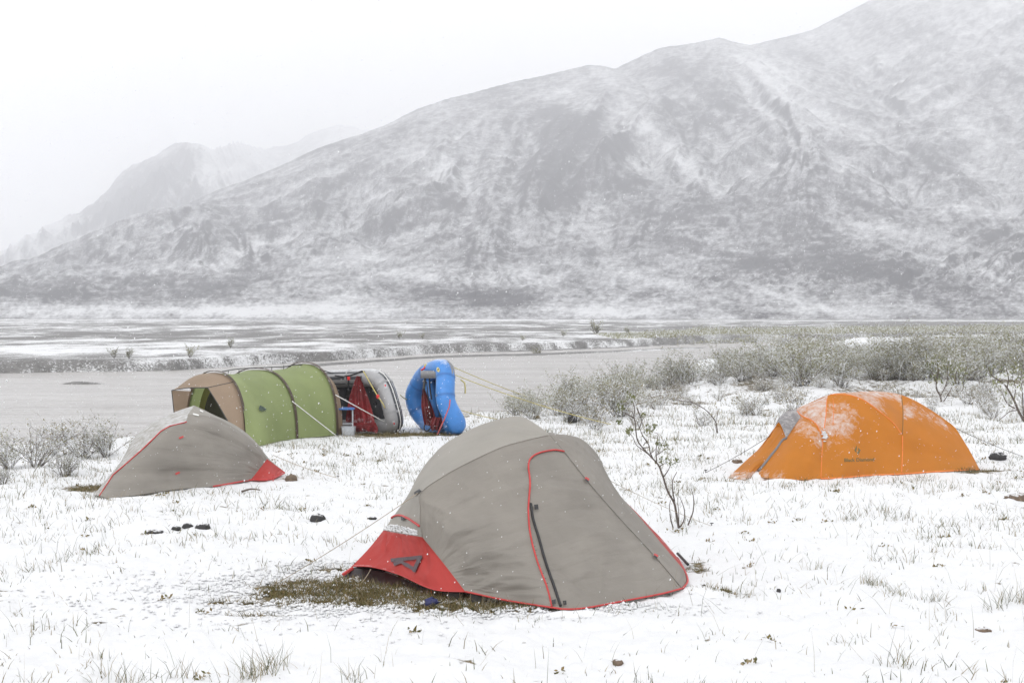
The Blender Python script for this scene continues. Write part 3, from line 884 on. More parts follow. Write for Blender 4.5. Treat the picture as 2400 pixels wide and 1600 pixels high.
    tn.piping('door_piping', [(1294, 1421), (1282, 1376), (1259, 1315), (1244, 1258), (1238, 1200), (1242, 1131), (1238, 1093), (1244, 1074), (1263, 1062), (1297, 1055), (1322, 1058)], 0.006, M_PIPE, 80, 0.004)
    tn.piping('zip', [(1244, 1180), (1249, 1215), (1263, 1261), (1278, 1315), (1297, 1369), (1314, 1420)], 0.0085, M_BLACK, 60, 0.003, parent=dr)
    tn.piping('vent_piping', [(919, 1214), (928, 1209), (940, 1208), (960, 1216), (985, 1232)], 0.0075, M_PIPE, 24, 0.006)
    for (a, b, w) in ((1255, 1190, 9), (1298, 1411, 8), (1322, 1414, 8), (947, 1215, 8)):
        mb = MB(); tn.stroke(mb, (a, b - w * .6), (a + 1, b + w * .6), w, 0.012, 3); mb.build('strap_tab', M_BLACK, tn.root)
    for (a, b) in ((1373, 1124), (1534, 1303)):
        mb = MB(); tn.stroke(mb, (a - 4, b - 2), (a + 5, b + 3), 5, 0.014, 3); o = mb.build('door_toggle', M_PIPE, tn.root)
        mb = MB(); tn.stroke(mb, (a - 4, b + 2), (a + 3, b + 8), 4, 0.016, 3); mb.build('toggle_bar', M_BLACK, o)
    tn.piping('seam', [(990, 1257), (985, 1225), (985, 1190), (988, 1153), (1041, 1115), (1094, 1086), (1171, 1050), (1228, 1033), (1284, 1020)], 0.0035, M_GREY, 70, 0.001)
    tn.piping('seam', [(1290, 1021), (1324, 1060), (1378, 1128), (1450, 1211), (1535, 1303), (1592, 1370)], 0.0013, plain('grey_seam', (0.16, 0.145, 0.13), 0.6), 70, 0.0003)
    # the logo on the red end
    mb = MB()
    tn.stroke(mb, (918, 1314), (992, 1305), 8.5)          # upper leg, pulled past the corner
    tn.stroke(mb, (988, 1303), (972, 1340), 8.5)           # foot bar
    tn.stroke(mb, (925, 1323), (946, 1316), 7.5)
    tn.stroke(mb, (940, 1316), (973, 1334), 8.5)
    mb.build('logo', M_LOGO, tn.root)
    # snow caught under the vent and along the foot of the red panel
    rg = random.Random(4)
    pts = []
    for i in range(240):
        t = rg.random()
        x = 900 + 78 * t; y = 1240 + 13 * t - rg.random() * (11 + 5 * math.sin(math.pi * t)) + 1
        h = tn.on(x, y, 0.003)
        if h is not None: pts.append(h)
    snow_lumps('clinging_snow', pts, 0.006, 0.013, tn.root, 5)
    # guy lines and stakes
    gl = P(979, 1155, 8.97); g0 = G(628, 1378, 0.0)
    guy('guy_line', gl, g0, 0.0022, M_CORD, tn.root)
    mb = MB(); tn.stroke(mb, (975, 1158), (988, 1150), 6, 0.012, 3); mb.build('guy_tab', M_BLACK, tn.root)
    guy('guy_line', P(1432, 1127, 10.05), G(1668, 1232, 0.0), 0.0018, M_CORD, tn.root)
    guy('guy_line', P(869, 1333, 9.25), G(836, 1374, 0.0), 0.003, M_CORD, tn.root)
    guy('guy_line', P(1010, 1383, 8.85), G(1021, 1408, 0.0), 0.003, M_OPIPE, tn.root)
    stake(tn.root, 'stake', G(628, 1378, 0), M_BLACK, h=0.03, r=0.004); stake(tn.root, 'stake', G(1310, 1430, 0.0), M_BLACK, h=0.03)
    stake(tn.root, 'stake', G(1668, 1232, 0), M_BLACK, h=0.025, r=0.004)
    mb = MB().tube([BR + np.array((0, 0, .03)), G(1612, 1322, 0.015)], 0.011, 5); mb.build('corner_strap', M_BLACK, tn.root)
    mb = MB().tube([topv[0], G(803, 1347, .02)], 0.012, 5); mb.build('corner_strap', M_PIPE, tn.root)
    # two boots and a stuff sack under the flysheet
    for i, (px, py) in enumerate(((1064, 1404), (1116, 1406))):
        boot('brown boot with a tan rand lying under the tent hem, ' + ('beside the blue sack' if i == 0 else 'nearer the tent door'), px, py)
    sack = MB()
    c = G(1010, 1416, 0.02)
    rg = np.random.RandomState(3)
    S2 = []
    for i in range(7):
        for j in range(10):
            th = math.pi * i / 6; ph = 2 * math.pi * j / 10
            r = 0.7 + 0.6 * rg.rand()
            S2.append(c + 0.8 * np.array((0.055 * math.sin(th) * math.cos(ph) + 0.012 * math.cos(th), 0.035 * math.sin(th) * math.sin(ph), 0.036 * math.cos(th) + 0.015)) * r)
    sack.add(S2, grid_faces(7, 10, True))
    tag(sack.build('stuff_sack', plain('blue_nylon', (0.014, 0.017, 0.085), 0.6), None, True), 'small blue stake sack on the bare grass under the front tent', 'sack')

M_BOOT = plain('boot_leather', (0.06, 0.04, 0.03), 0.6)
M_SOLE = plain('boot_rubber', (0.025, 0.022, 0.02), 0.7)
M_RAND = plain('boot_rand', (0.45, 0.33, 0.22), 0.6)
def boot(label, px, py):
    yb = 8.71 if px < 1090 else 8.64
    c = np.array(((px - 1200) / FOC * yb, yb, -0.012))
    root = tag(empty('boot', c), label, 'boot', 'boots under the front tent')
    def foot(z, grow):
        pts = []
        for k in range(24):
            a = 2 * math.pi * k / 24
            w = 0.040 + 0.004 * math.sin(a)
            pts.append((w * math.cos(a) * grow, 0.060 * math.sin(a) * grow, z))
        return np.array(pts)
    # the boot lies on its side, sole towards the camera
    R = np.array(((1, 0, 0), (0, 0.30, -0.95), (0, 0.95, 0.30)))
    def ring(sts, name, mat):
        V = np.vstack([foot(z, g) @ R.T + c + np.array((0, -0.02, 0.045)) for z, g in sts])
        n = len(sts)
        F = [tuple(x) for x in grid_faces(n, 24, True)] + [tuple(range(24)), tuple(range((n - 1) * 24, n * 24))]
        return mesh_obj(name, V, F, mat, root, False)
    ring([(0.0, 0.80), (0.012, 0.86)], 'tread', M_SOLE)
    ring([(-0.001, 0.80), (-0.001, 0.9), (-0.006, 0.96), (-0.022, 0.98), (-0.028, 0.95)], 'rand', M_RAND)
    ring([(-0.026, 0.93), (-0.06, 0.90), (-0.09, 0.72), (-0.10, 0.4)], 'upper', M_BOOT)
front_tent()

# ---- the low grey tent on the left
def left_tent():
    tn = Tent('dome_tent', 'low grey dome tent with one red corner, standing before the green tunnel tent', (-3.2, 14.9, 0), (-3.2, 15.1, 0.2))
    T = P(455, 950, 15.2); U = P(441, 970, 14.92)
    Lc, Lc2 = G(217, 1158, 0.02), G(233, 1161, 0.02)
    sil = [T, P(418, 962, 15.2), P(384, 978, 15.15), P(357, 990, 15.1), P(333, 1007, 15.0), P(309, 1034, 14.8), P(289, 1071, 14.6), P(262, 1112, 14.3), P(234, 1143, 14.08), Lc]
    pip_px = [(432, 990, 14.68), (398, 998, 14.58), (377, 1010, 14.5), (357, 1030, 14.4), (333, 1053, 14.3), (299, 1083, 14.15), (265, 1112, 14.03)]
    pip = [U] + [P(*q) for q in pip_px] + [Lc2]
    RT = P(626, 1075, 15.4); tip = P(668, 1106, 15.62)
    near = [U, P(496, 976, 15.0), P(540, 996, 15.1), P(581, 1024, 15.2), P(609, 1050, 15.32), RT]
    farr = [T, P(476, 959, 15.32), P(503, 973, 15.42), P(540, 990, 15.5), P(571, 1010, 15.56), P(598, 1036, 15.62), P(619, 1061, 15.66), P(634, 1079, 15.68), tip]
    HR = G(588, 1124, 0.02)
    hem = [Lc2, G(253, 1166, .01), G(316, 1160, .01), G(384, 1150, .01), G(445, 1143, .01), G(500, 1139, .01), G(548, 1131, .02), HR]
    wr = (0.02, 3, 6, 231)
    # the flysheet front: piping edge on the left, strip edge along the top
    tn.panel('front_panel', coons(near, hem, pip, [RT, HR], 80, 60), M_GREY, 0.05, wr, lambda u, v, nz, S: 0.04 + 0.3 * np.exp(-(u / 0.02) ** 2))
    tn.panel('roof_panel', coons([T, U], [Lc, Lc2], sil, pip, 26, 60), M_GREY_SKYLIT, 0.02, (0.012, 2, 6, 233), lambda u, v, nz, S: 0.30 + 0.22 * np.clip(nz, 0, 1) + 0.1 * (1 - v))
    tn.panel('ridge_panel', coons(farr, near + [tip], [T, U], [tip, tip], 60, 14), M_GREY_SKYLIT, 0.012, None, lambda u, v, nz, S: 0.12 + 0.2 * (u < 0.2))
    tn.panel('red_corner_panel', coons([RT, tip], [HR, G(632, 1123, .02), G(666, 1110, 0.03)], [RT, HR], [tip, G(667, 1109, 0.03)], 30, 24), M_RED, 0.0, (0.015, 5, 2, 235), lambda u, v, nz, S: 0.1 + 0.55 * np.exp(-((u - 0.9) / 0.10) ** 2) * (v > .5))
    tn.panel('back_panel', coons([T, T], [Lc, np.array((-4.2, 15.4, .02)), np.array((-3.2, 16.4, .02)), tip], sil, farr, 50, 40), M_GREY, -0.05, wr, trace=False)
    tn.ready()
    fl = [Lc + (0.15, .2, 0), HR + (-.1, .15, 0), tip + (-.15, 0.05, 0), np.array((-3.2, 16.1, .02)), np.array((-4.0, 15.2, .02))]
    fl = [np.array((p[0], p[1], 0.015)) for p in fl]; up = [p + np.array((0, 0, .1)) for p in fl]
    mesh_obj('floor_tub', fl + up, [(i, (i + 1) % 5, 5 + (i + 1) % 5, 5 + i) for i in range(5)] + [(0, 1, 2, 3, 4)], M_TUB, tn.root, False)
    MB().tube([P(437, 988, 14.62)] + [P(a, b, d - 0.01) for a, b, d in pip_px] + [Lc2], 0.0065, 6).build('door_piping', M_PIPE, tn.root, True)
    MB().tube(catmull([G(500, 1139, .02), G(548, 1131, .025), HR, G(632, 1123, .03), G(667, 1108, .04)], 20), 0.009, 5).build('red_hem_binding', M_PIPE, tn.root, True)
    for a, b in ((424, 1026), (415, 1110), (618, 1062)):
        mb = MB(); tn.stroke(mb, (a - 5, b + 2), (a + 5, b - 2), 4, 0.012, 3); mb.build('door_toggle', M_PIPE, tn.root)
    mb = MB(); tn.stroke(mb, (468, 962), (476, 966), 3, 0.006, 3); mb.build('white_patch', M_WCORD, tn.root)
    mb = MB(); tn.stroke(mb, (452, 971), (466, 974), 3, 0.006, 3); mb.build('white_patch', M_WCORD, tn.root)
    guy('guy_line', P(640, 1066, 15.6), G(792, 1120, 0), 0.003, M_CORD, tn.root)
    stake(tn.root, 'stake', G(640, 1130, 0), M_PIPE); stake(tn.root, 'stake', G(792, 1120, 0), M_BLACK, h=0.025, r=0.004)
left_tent()

# ---- the orange expedition tent
def orange_tent():
    tn = Tent('expedition_tent', 'orange domed tent dusted with snow, before the willow thicket', (3.9, 16.1, 0), (3.9, 16.4, 0.2))
    TL = P(1940, 926, 16.1); SM = P(1929, 1022, 15.58); SB = G(1924, 1121, .01)
    SL = [TL, P(1937, 945, 15.95), P(1935.6, 970, 15.78), P(1932, 1000, 15.64), SM, P(1926, 1070, 15.38), SB]
    AR = P(2115, 1019, 15.95); RB = G(2113, 1110, .01)
    arc = [TL, P(1963, 922, 16.1), P(1995, 925, 16.06), P(2028, 938, 16.02), P(2060, 961, 15.98), P(2092, 987, 15.96), AR]
    rlow = [AR, P(2115, 1061, 15.86), RB]
    RT = P(2112, 925, 16.62)
    sil_top = [TL, P(1976, 921, 16.25), P(2011, 918, 16.4), P(2044, 916.5, 16.5), P(2083, 919, 16.58), RT]
    rseam = [RT, P(2116, 960, 16.35), P(2116, 990, 16.12), AR]
    RE = G(2296, 1100, .01)
    sil_r = [RT, P(2144, 938, 16.66), P(2183, 961, 16.7), P(2215, 983, 16.68), P(2238, 1001, 16.62), P(2254, 1025, 16.55), P(2270, 1051, 16.45), P(2286, 1080, 16.35), RE]
    V0 = P(1866, 958, 16.25)
    larc = [V0, P(1879, 972, 15.98), P(1908, 987, 15.75), P(1921, 1007, 15.63), SM]
    BB = G(1768, 1114, .02)
    band = [V0, P(1876, 974, 15.98), P(1860, 996, 15.86), P(1834, 1029, 15.7), P(1808, 1064, 15.58), BB]
    tip = G(1706, 1119, .01)
    HL = P(1813, 1005, 16.1)
    sil_l = [HL, P(1800, 1026, 16.05), P(1779, 1051, 15.95), P(1747, 1080, 15.75), tip]
    up = lambda k, c=0.0: (lambda u, v, nz, S: c + k * np.clip(nz - 0.2, 0, 1))
    M = M_ORANGE
    tn.panel('side_panel', coons(arc[:-1], [SB, G(1975, 1119, .01), G(2028, 1114, .01), G(2070, 1112, .01), RB], SL, [arc[-2]] + rlow, 70, 50), M, 0.03, (0.010, 3, 5, 251),
             lambda u, v, nz, S: 0.12 + 0.50 * np.exp(-((u - 0.12) / 0.32) ** 2) * np.exp(-((v - 0.40) / 0.28) ** 2))
    tn.panel('roof_panel', coons(sil_top, arc, [TL, TL], rseam, 50, 26), M, 0.015, None, lambda u, v, nz, S: 0.66 - 0.62 * sstep(0.55, 0.9, u) * sstep(0.1, 0.5, v) - 0.1 * v)
    tn.panel('end_panel', coons(sil_r[:5], [RB, G(2189, 1105, .01), RE], [RT, P(2116, 960, 16.35), P(2116, 990, 16.12), AR, P(2115, 1061, 15.86), RB], sil_r[4:], 60, 50), M, 0.03, (0.012, 3, 4, 253),
             lambda u, v, nz, S: 0.12 + 0.55 * np.exp(-((v - 0.14 - 0.12 * (1 - u)) / 0.17) ** 2) * (0.6 + 0.5 * fbm(u * 5, v * 4, 2, 255)) * (1 - sstep(.7, .95, u)))
    tn.panel('upper_vestibule_panel', coons([V0, P(1886, 949, 16.2), P(1905, 941, 16.2), TL], larc, [V0, V0], SL[:5], 36, 24), M, 0.02, None, lambda u, v, nz, S: 0.72 - 0.1 * v + 0 * u)
    tn.panel('vestibule_panel', coons(larc, [BB, G(1820, 1122, .02), G(1873, 1124, .01), SB], band, [SM, P(1926, 1070, 15.38), SB], 50, 40), M, 0.02, (0.016, 3, 5, 257), lambda u, v, nz, S: 0.12 + 0.40 * np.exp(-((v - 0.25) / 0.22) ** 2) + 0.35 * np.exp(-((v - 1) / .12) ** 2) * (u < .5))
    DT = P(1842, 1026, 15.66)
    tn.panel('door', coons([HL, P(1826, 998, 16.0), DT], [tip, G(1742, 1123, .01), BB], sil_l, [DT, P(1834, 1034, 15.68), P(1808, 1066, 15.57), BB], 24, 40), M, -0.02, (0.03, 5, 2, 259), lambda u, v, nz, S: 0.10 + 0.55 * sstep(0.65, 0.95, v))
    hood = coons([P(1848, 966, 16.3), V0, P(1878, 975, 15.95)], [P(1812, 1004, 16.12), P(1826, 990, 15.9), P(1843, 1027, 15.62)], [P(1848, 966, 16.3), P(1828, 984, 16.25), P(1812, 1004, 16.12)], [P(1878, 975, 15.95), P(1862, 998, 15.8), P(1843, 1027, 15.62)], 24, 24)
    tn.panel('vent_hood', hood, M_VENT, 0.05, (0.015, 2, 3, 261), up(0.35, 0.2))
    allsil = [tip, P(1747, 1080, 15.75), P(1779, 1051, 15.95), HL, P(1828, 984, 16.25), P(1848, 966, 16.3), V0] + sil_top + sil_r[1:]
    tn.panel('back_panel', coons(allsil, [tip, np.array((3.0, 16.9, .02)), np.array((4.0, 17.4, .02)), np.array((5.0, 17.2, .02)), RE], [tip, tip], [RE, RE], 70, 30), M, 0.0, (0.015, 5, 4, 263), trace=False)
    tn.ready()
    tn.piping('door_band', [(1843, 1027), (1834, 1033), (1820, 1053), (1806, 1070), (1793, 1087), (1778, 1104)], 0.016, M_VENT, 30, 0.004)
    for pts, nm, mt, r in (([(1938, 935), (1936, 970), (1932, 1000), (1929, 1022), (1926, 1070), (1924, 1118)], 'pole_seam', M_OPIPE, 0.0045),
                   ([(1945, 925), (1963, 924), (1995, 927), (2028, 940), (2060, 963), (2092, 989), (2113, 1017)], 'pole_sleeve', M_OPIPE, 0.006),
                   ([(2115, 1019), (2115, 1061), (2113, 1107)], 'pole_sleeve', M_OPIPE, 0.006),
                   ([(2113, 930), (2116, 960), (2116, 990), (2115, 1017)], 'pole_seam', plain('olive_seam', (0.25, 0.12, 0.02), .6), 0.006),
                   ([(1868, 963), (1879, 974), (1908, 989), (1921, 1009), (1928, 1020)], 'pole_sleeve', M_OPIPE, 0.006),
                   ([(1952, 933), (1954, 960), (1952, 996)], 'seam', M_OPIPE, 0.003)):
        tn.piping(nm, pts, r, mt, 36, 0.001)
    MB().tube(catmull([SB, G(1975, 1119, .015), G(2028, 1114, .015), RB, G(2189, 1105, .015), RE], 30), 0.009, 5).build('hem_binding', M_OPIPE, tn.root, True)
    ML = plain('olive_print', (0.14, 0.11, 0.03), 0.6)
    # emblem: a cut diamond of two chevron bars
    mb = MB()
    X0, Y0 = 2009.5, 1054
    tn.poly(mb, [(X0 - 2, Y0 - 11), (X0 - 7.5, Y0 + 1), (X0 - 3, Y0 + 7), (X0 - 3, Y0 + 1), (X0 - 1.5, Y0 - 2)])
    tn.poly(mb, [(X0 + 1.5, Y0 - 5), (X0 + 7.5, Y0 + 1), (X0 + 4.5, Y0 + 4), (X0 + 1.5, Y0 + 0.5)])
    tn.poly(mb, [(X0 - 1.5, Y0 + 4.5), (X0 + 3, Y0 + 2.5), (X0 + 5, Y0 + 5.5), (X0 + 1, Y0 + 11.5)])
    mb.build('emblem', ML, tn.root)
    tn.text('lettering', 'Black Diamond', 1978, 1082, 11.6, ML, rot=RAD(1.8), bold=0.02)
    rg = random.Random(9)
    pts = [h for h in (tn.on(1930 + rg.gauss(3, 3), 1018 + rg.gauss(0, 5), 0.005) for i in range(50)) if h is not None]
    snow_lumps('clinging_snow', pts, 0.008, 0.02, tn.root, 6)
    guy('guy_line', P(1928, 1026, 15.56), G(1902, 1124, 0), 0.004, M_DCORD, tn.root, 0)
    guy('guy_line', P(1806, 1020, 16.05), G(1654, 1107, 0), 0.003, M_DCORD, tn.root)
    guy('guy_line', P(2240, 1003, 16.62), G(2405, 1072, 0.0), 0.003, M_DCORD, tn.root)
    mb = MB(); tn.poly(mb, [(2236, 999), (2247, 1005), (2245, 1014), (2237, 1004)], 0.01); mb.build('guy_tab', M_OPIPE, tn.root)
    for a, b in ((1902, 1124), (1654, 1107), (2405, 1072)): stake(tn.root, 'stake', G(a, b, 0), M_BLACK, h=0.03, r=0.005)
orange_tent()

def drift(name, label, px, py, rx, ry, h, seed):
    """A low bank of wind-packed snow."""
    c = G(px, py, 0.0)
    nr, na = 10, 40
    V = []
    for i in range(nr):
        t = i / (nr - 1)
        for j in range(na):
            a = 2 * math.pi * j / na
            k = 1 + 0.35 * float(fbm(math.cos(a) * 1.5 + seed, math.sin(a) * 1.5, 2, seed))
            x, y = c[0] + rx * t * k * math.cos(a), c[1] + ry * t * k * math.sin(a)
            z = h * (1 - t * t) ** 1.4 * (1 + 0.5 * float(fbm(x * 7, y * 7, 3, seed + 1))) - 0.012 + 0.0 * t
            V.append((x, y, z))
    o = mesh_obj(name, V, grid_faces(nr, na, True), M_SNOWLUMP, None, True)
    return tag(o, label, None, None, 'stuff')
drift('snow_drift', 'drift of snow heaped against the orange tent door', 1762, 1118, 0.30, 0.14, 0.085, 41)
drift('snow_drift', 'drift of snow along the foot of the orange vestibule', 1835, 1126, 0.26, 0.09, 0.045, 43)
drift('snow_drift', 'snow banked against the hem of the left grey tent', 330, 1168, 0.45, 0.12, 0.03, 45)
drift('snow_drift', 'snow heaped at the right corner of the front tent', 1648, 1384, 0.22, 0.16, 0.04, 47)
drift('snow_drift', 'trodden snow lumps by the front tent door', 1345, 1440, 0.30, 0.08, 0.035, 49)
# ---- the green tunnel tent
def green_tent():
    tn = Tent('tunnel_tent', 'long green tunnel tent with brown porch and dark hoops, beside the river', (-3.7, 20.4, 0), (-3.7, 20.5, 0.3))
    def hoop(near, far, h, n=41, e=0.80):
        near, far = np.array(near, float), np.array(far, float)
        th = np.linspace(0, math.pi, n)
        c = np.sign(np.cos(th)) * np.abs(np.cos(th)) ** e
        z = h * np.abs(np.sin(th)) ** e
        q = near[None] * ((1 + c) / 2)[:, None] + far[None] * ((1 - c) / 2)[:, None]
        return np.stack([q[:, 0], q[:, 1], z + 0.01], 1)
    h1 = hoop((-3.58, 19.1), (-4.62, 20.2), 0.955)
    h2 = hoop((-3.06, 20.2), (-4.36, 21.2), 0.955)
    h3 = hoop((-2.56, 20.8), (-3.66, 21.85), 1.02)
    h4 = hoop((-2.50, 20.98), (-3.35, 22.3), 0.86)
    def loft(a, b, n=16, sag=0.05):
        t = np.linspace(0, 1, n)[:, None, None]
        S = a[None] * (1 - t) + b[None] * t
        mid = (S[:, :1] + S[:, -1:]) / 2
        k = 1 - sag * np.sin(np.pi * t) * np.sin(np.linspace(0, np.pi, a.shape[0]))[None, :, None] ** 0.7
        return mid + (S - mid) * k
    low = lambda u, v, nz, S: 0.05 + 0.10 * np.clip(nz, 0, 1)
    # the foot of the near wall swings out towards the camera between the first two hoops
    s12 = loft(h1, h2)
    k = np.exp(-((np.linspace(0, 1, 16) - 0.28) / 0.25) ** 2)[:, None] * np.clip(1 - np.linspace(0, 1, 41) * 5, 0, 1)[None]
    s12 = s12 + k[..., None] * np.array((0.06, -0.30, 0))
    tn.panel('wall_panel', s12, M_GREEN, 0, (0.02, 3, 3, 271), low)
    tn.panel('wall_panel', loft(h2, h3), M_GREEN, 0, (0.02, 3, 3, 273), low)
    tn.panel('end_panel', loft(h3, h4, 8, 0.02), M_BROWN, 0, (0.015, 3, 3, 275), low)
    end = coons(h4[:21], h4[20:][::-1], [h4[0], h4[-1]], [h4[20], h4[20]], 21, 12)
    tn.panel('end_wall', end, M_BROWN, 0.0, None, low, trace=False)
    # porch
    C1, C2 = P(402.5, 914.5, 19.95), P(486.6, 908, 19.2)
    n = 41
    iN, iF = 13, 31                            # where the canopy leaves the first hoop
    roof = coons([C1, P(440, 908, 19.6), C2], h1[iN:iF + 1][::-1], [C1, P(430, 902, 20.0), h1[iF]], [C2, h1[iN]], 30, 14)
    tn.panel('porch_roof', roof, M_BROWN, 0.02, None, low)
    B2 = np.array((-3.66, 18.98, 0.02))
    tn.panel('porch_wall', coons([C2, h1[iN]], [B2, h1[0]], [C2, P(510, 945, 19.1), P(533, 985, 19.02), B2], h1[:iN + 1][::-1], 14, 30), M_BROWN, 0.01, (0.02, 2, 4, 277), low)
    B1 = np.array((-4.68, 19.82, 0.02))
    tn.panel('porch_wall', coons([C1, h1[iF]], [B1, h1[-1]], [C1, B1], h1[iF:], 14, 30), M_BROWN, 0.01, None, low)
    # inner tent: a pale olive wall with a darker doorway panel
    a = 0.25
    inn = (h1 * (1 - a) + h2 * a)
    midp = (inn[0] + inn[-1]) / 2
    inn = midp + (inn - midp) * np.array((0.94, 0.94, 0.95))
    fill = coons(inn[:21], inn[20:][::-1], [inn[0], inn[-1]], [inn[20], inn[20]], 21, 14)
    tn.panel('inner_wall', fill, fabric('olive_inner', (0.20, 0.19, 0.06), trans=0.3, dusty=False), 0, None)
    inn2 = midp + (inn - midp) * np.array((0.78, 0.78, 0.86)) + np.array((0.0, -0.03, 0.0))
    fill2 = coons(inn2[:21], inn2[20:][::-1], [inn2[0], inn2[-1]], [inn2[20], inn2[20]], 21, 14)
    tn.panel('inner_door', fill2, fabric('dark_inner_door', (0.035, 0.035, 0.018), trans=0.2, dusty=False), 0, None)
    MB().tube(inn2[2:-2], 0.008, 5).build('door_zip', M_BLACK, tn.root, True)
    tn.ready()
    for h in (h1, h2, h3):
        m = (h[0] + h[-1]) / 2
        out = m + (h - m) * np.array((1.012, 1.012, 1.02))
        w = np.array((h2 - h1).mean(0)); w[2] = 0; w /= np.linalg.norm(w)
        S = np.stack([out - w * 0.035, out + (out - m) * 0.012, out + w * 0.035], 1)
        o = mesh_obj('hoop_sleeve', S.reshape(-1, 3), grid_faces(41, 3), fabric('hoop_sleeve_nylon', (0.075, 0.052, 0.036), trans=0.05), tn.root, True, attrs={'dust': np.repeat(0.18 + 0.12 * np.sin(np.linspace(0, np.pi, 41)), 3)}, uv=np.zeros((123, 2)))
    for a_, b_ in ((C1, h1[28]), (C2, h1[iN])):
        MB().tube([a_, b_], 0.006, 5).build('porch_cord', M_DCORD, tn.root)
    MB().tube([C1, P(440, 908.5, 19.6), C2], 0.007, 5).build('porch_edge', M_DCORD, tn.root)
    MB().tube([C1, B1], 0.006, 5).build('porch_edge', M_DCORD, tn.root)
    MB().tube([C2, P(510, 945, 19.09), P(533, 985, 19.01), B2], 0.006, 5).build('porch_edge', M_DCORD, tn.root)
    # ridge cord riding on small ties
    top = [h1[19], None, h2[20], None, h3[20], h4[18]]
    rid = [h1[18] + (0, 0, .03), h1[20] * .5 + h2[20] * .5 + np.array((0, 0, .03)), h2[20] + np.array((0, 0, .03)), h2[20] * .5 + h3[20] * .5 + np.array((0, 0, .0)), h3[20] + np.array((0, 0, -0.02)), P(790, 878, 22.0)]
    MB().tube(catmull(rid, 40), 0.007, 4).build('ridge_cord', M_DCORD, tn.root, True)
    for f in (0.3, 0.55):
        for a_, b_ in ((h1, h2), (h2, h3)):
            q = a_[20] * (1 - f) + b_[20] * f
            MB().tube([q + np.array((0, 0, -.07)), q + np.array((0, 0, .02))], 0.005, 4).build('ridge_tie', M_DCORD, tn.root)
    # mountain mark with three letters
    MD = plain('dark_green_print', (0.035, 0.06, 0.04), 0.6)
    mb = MB()
    tn.poly(mb, [(607, 951), (603.5, 961), (609, 959), (614, 961), (624, 962), (616, 955)], 0.02)
    mb.build('emblem', MD, tn.root)
    tn.text('lettering', 'MSR', 605.5, 964.5, 8.0, MD, off=0.02, bold=0.03)
    for (a, b, d), (e, f) in (((554, 956, 19.25), (600, 1032)), ((682, 941, 20.35), (790, 1022)), ((783, 926, 20.95), (946, 1013))):
        g = G(e, f, 0)
        h_ = tn.on(a, b, 0.02)
        guy('guy_line', h_ if h_ is not None else P(a, b, d), g, 0.0075, M_WCORD, tn.root, 0)
        stake(tn.root, 'stake', g, M_BLACK, h=0.04)
green_tent()

# ---- the rafts, stood on their sides as a wind break
def rubber(name, col, rough=0.4):
    """Coated raft fabric: scuffed, with snow on whatever faces the sky."""
    m, t, b = new_mat(name)
    p = pos(t)
    n = noise_n(t, p, 5, 6, 0.65)
    r = ramp(t, [(0.3, tuple(c * .82 for c in col)), (0.7, tuple(min(1, c * 1.15) for c in col))], n)
    g = t.nodes.new('ShaderNodeNewGeometry'); sp = N(t, 'ShaderNodeSeparateXYZ'); L(t, g.outputs['Normal'], sp.inputs[0])
    f = ramp(t, [(0.62, (0, 0, 0)), (0.98, (0.8, 0.8, 0.8))], mathn(t, 'ADD', mathn(t, 'MULTIPLY', sp.outputs['Z'], 0.75), mathn(t, 'MULTIPLY', mathn(t, 'SUBTRACT', noise_n(t, p, 24, 6, 0.75), 0.42), 0.9)))
    L(t, mixc(t, f.outputs['Color'], r.outputs['Color'], (0.7, 0.71, 0.73)), b.inputs['Base Color'])
    b.inputs['Roughness'].default_value = rough
    bump(t, b, n, 0.15, 0.02)
    return m
M_RGREY = rubber('grey_raft_rubber', (0.31, 0.31, 0.32))
M_RDARK = rubber('dark_raft_rubber', (0.055, 0.058, 0.066), 0.5)
M_RBLUE = rubber('blue_raft_rubber', (0.045, 0.20, 0.53))
M_RBLUED = rubber('blue_seam_tape', (0.035, 0.15, 0.42))
M_RGREYD = rubber('grey_seam_tape', (0.28, 0.28, 0.285))
def seams(tn, ring, rad, idx, mat):
    """Glued tape rings where the tube sections meet."""
    n = len(ring)
    for i in idx:
        t = ring[(i + 1) % n] - ring[i - 1]; t /= np.linalg.norm(t)
        a = np.cross(t, (0, 0, 1.)); a = a / np.linalg.norm(a) if np.linalg.norm(a) > .1 else np.array((1., 0, 0))
        b = np.cross(t, a)
        V = [ring[i] + t * s + (a * math.cos(q) + b * math.sin(q)) * (rad + 0.004) for s in (-.018, .018) for q in np.linspace(0, 2 * math.pi, 25)[:-1]]
        mesh_obj('seam_tape', V, grid_faces(2, 24, True), mat, tn.root, True)
M_RPATCH = plain('grey_rubber_patch', (0.20, 0.20, 0.21), 0.6)
M_NET = fabric('red_cargo_mesh', (0.17, 0.012, 0.014), trans=0.2, wr=(12, 12), bstr=0.8, tint=0.5)
M_YROPE = plain('yellow_rope', (0.48, 0.41, 0.15), 0.8)
M_REDC = plain('red_strap', (0.62, 0.03, 0.03), 0.5)
M_BLUEC = plain('blue_bar', (0.06, 0.16, 0.42), 0.5)
M_WPL = plain('white_plastic', (0.42, 0.44, 0.47), 0.4)
M_YEL = plain('yellow_label', (0.65, 0.55, 0.18), 0.5)

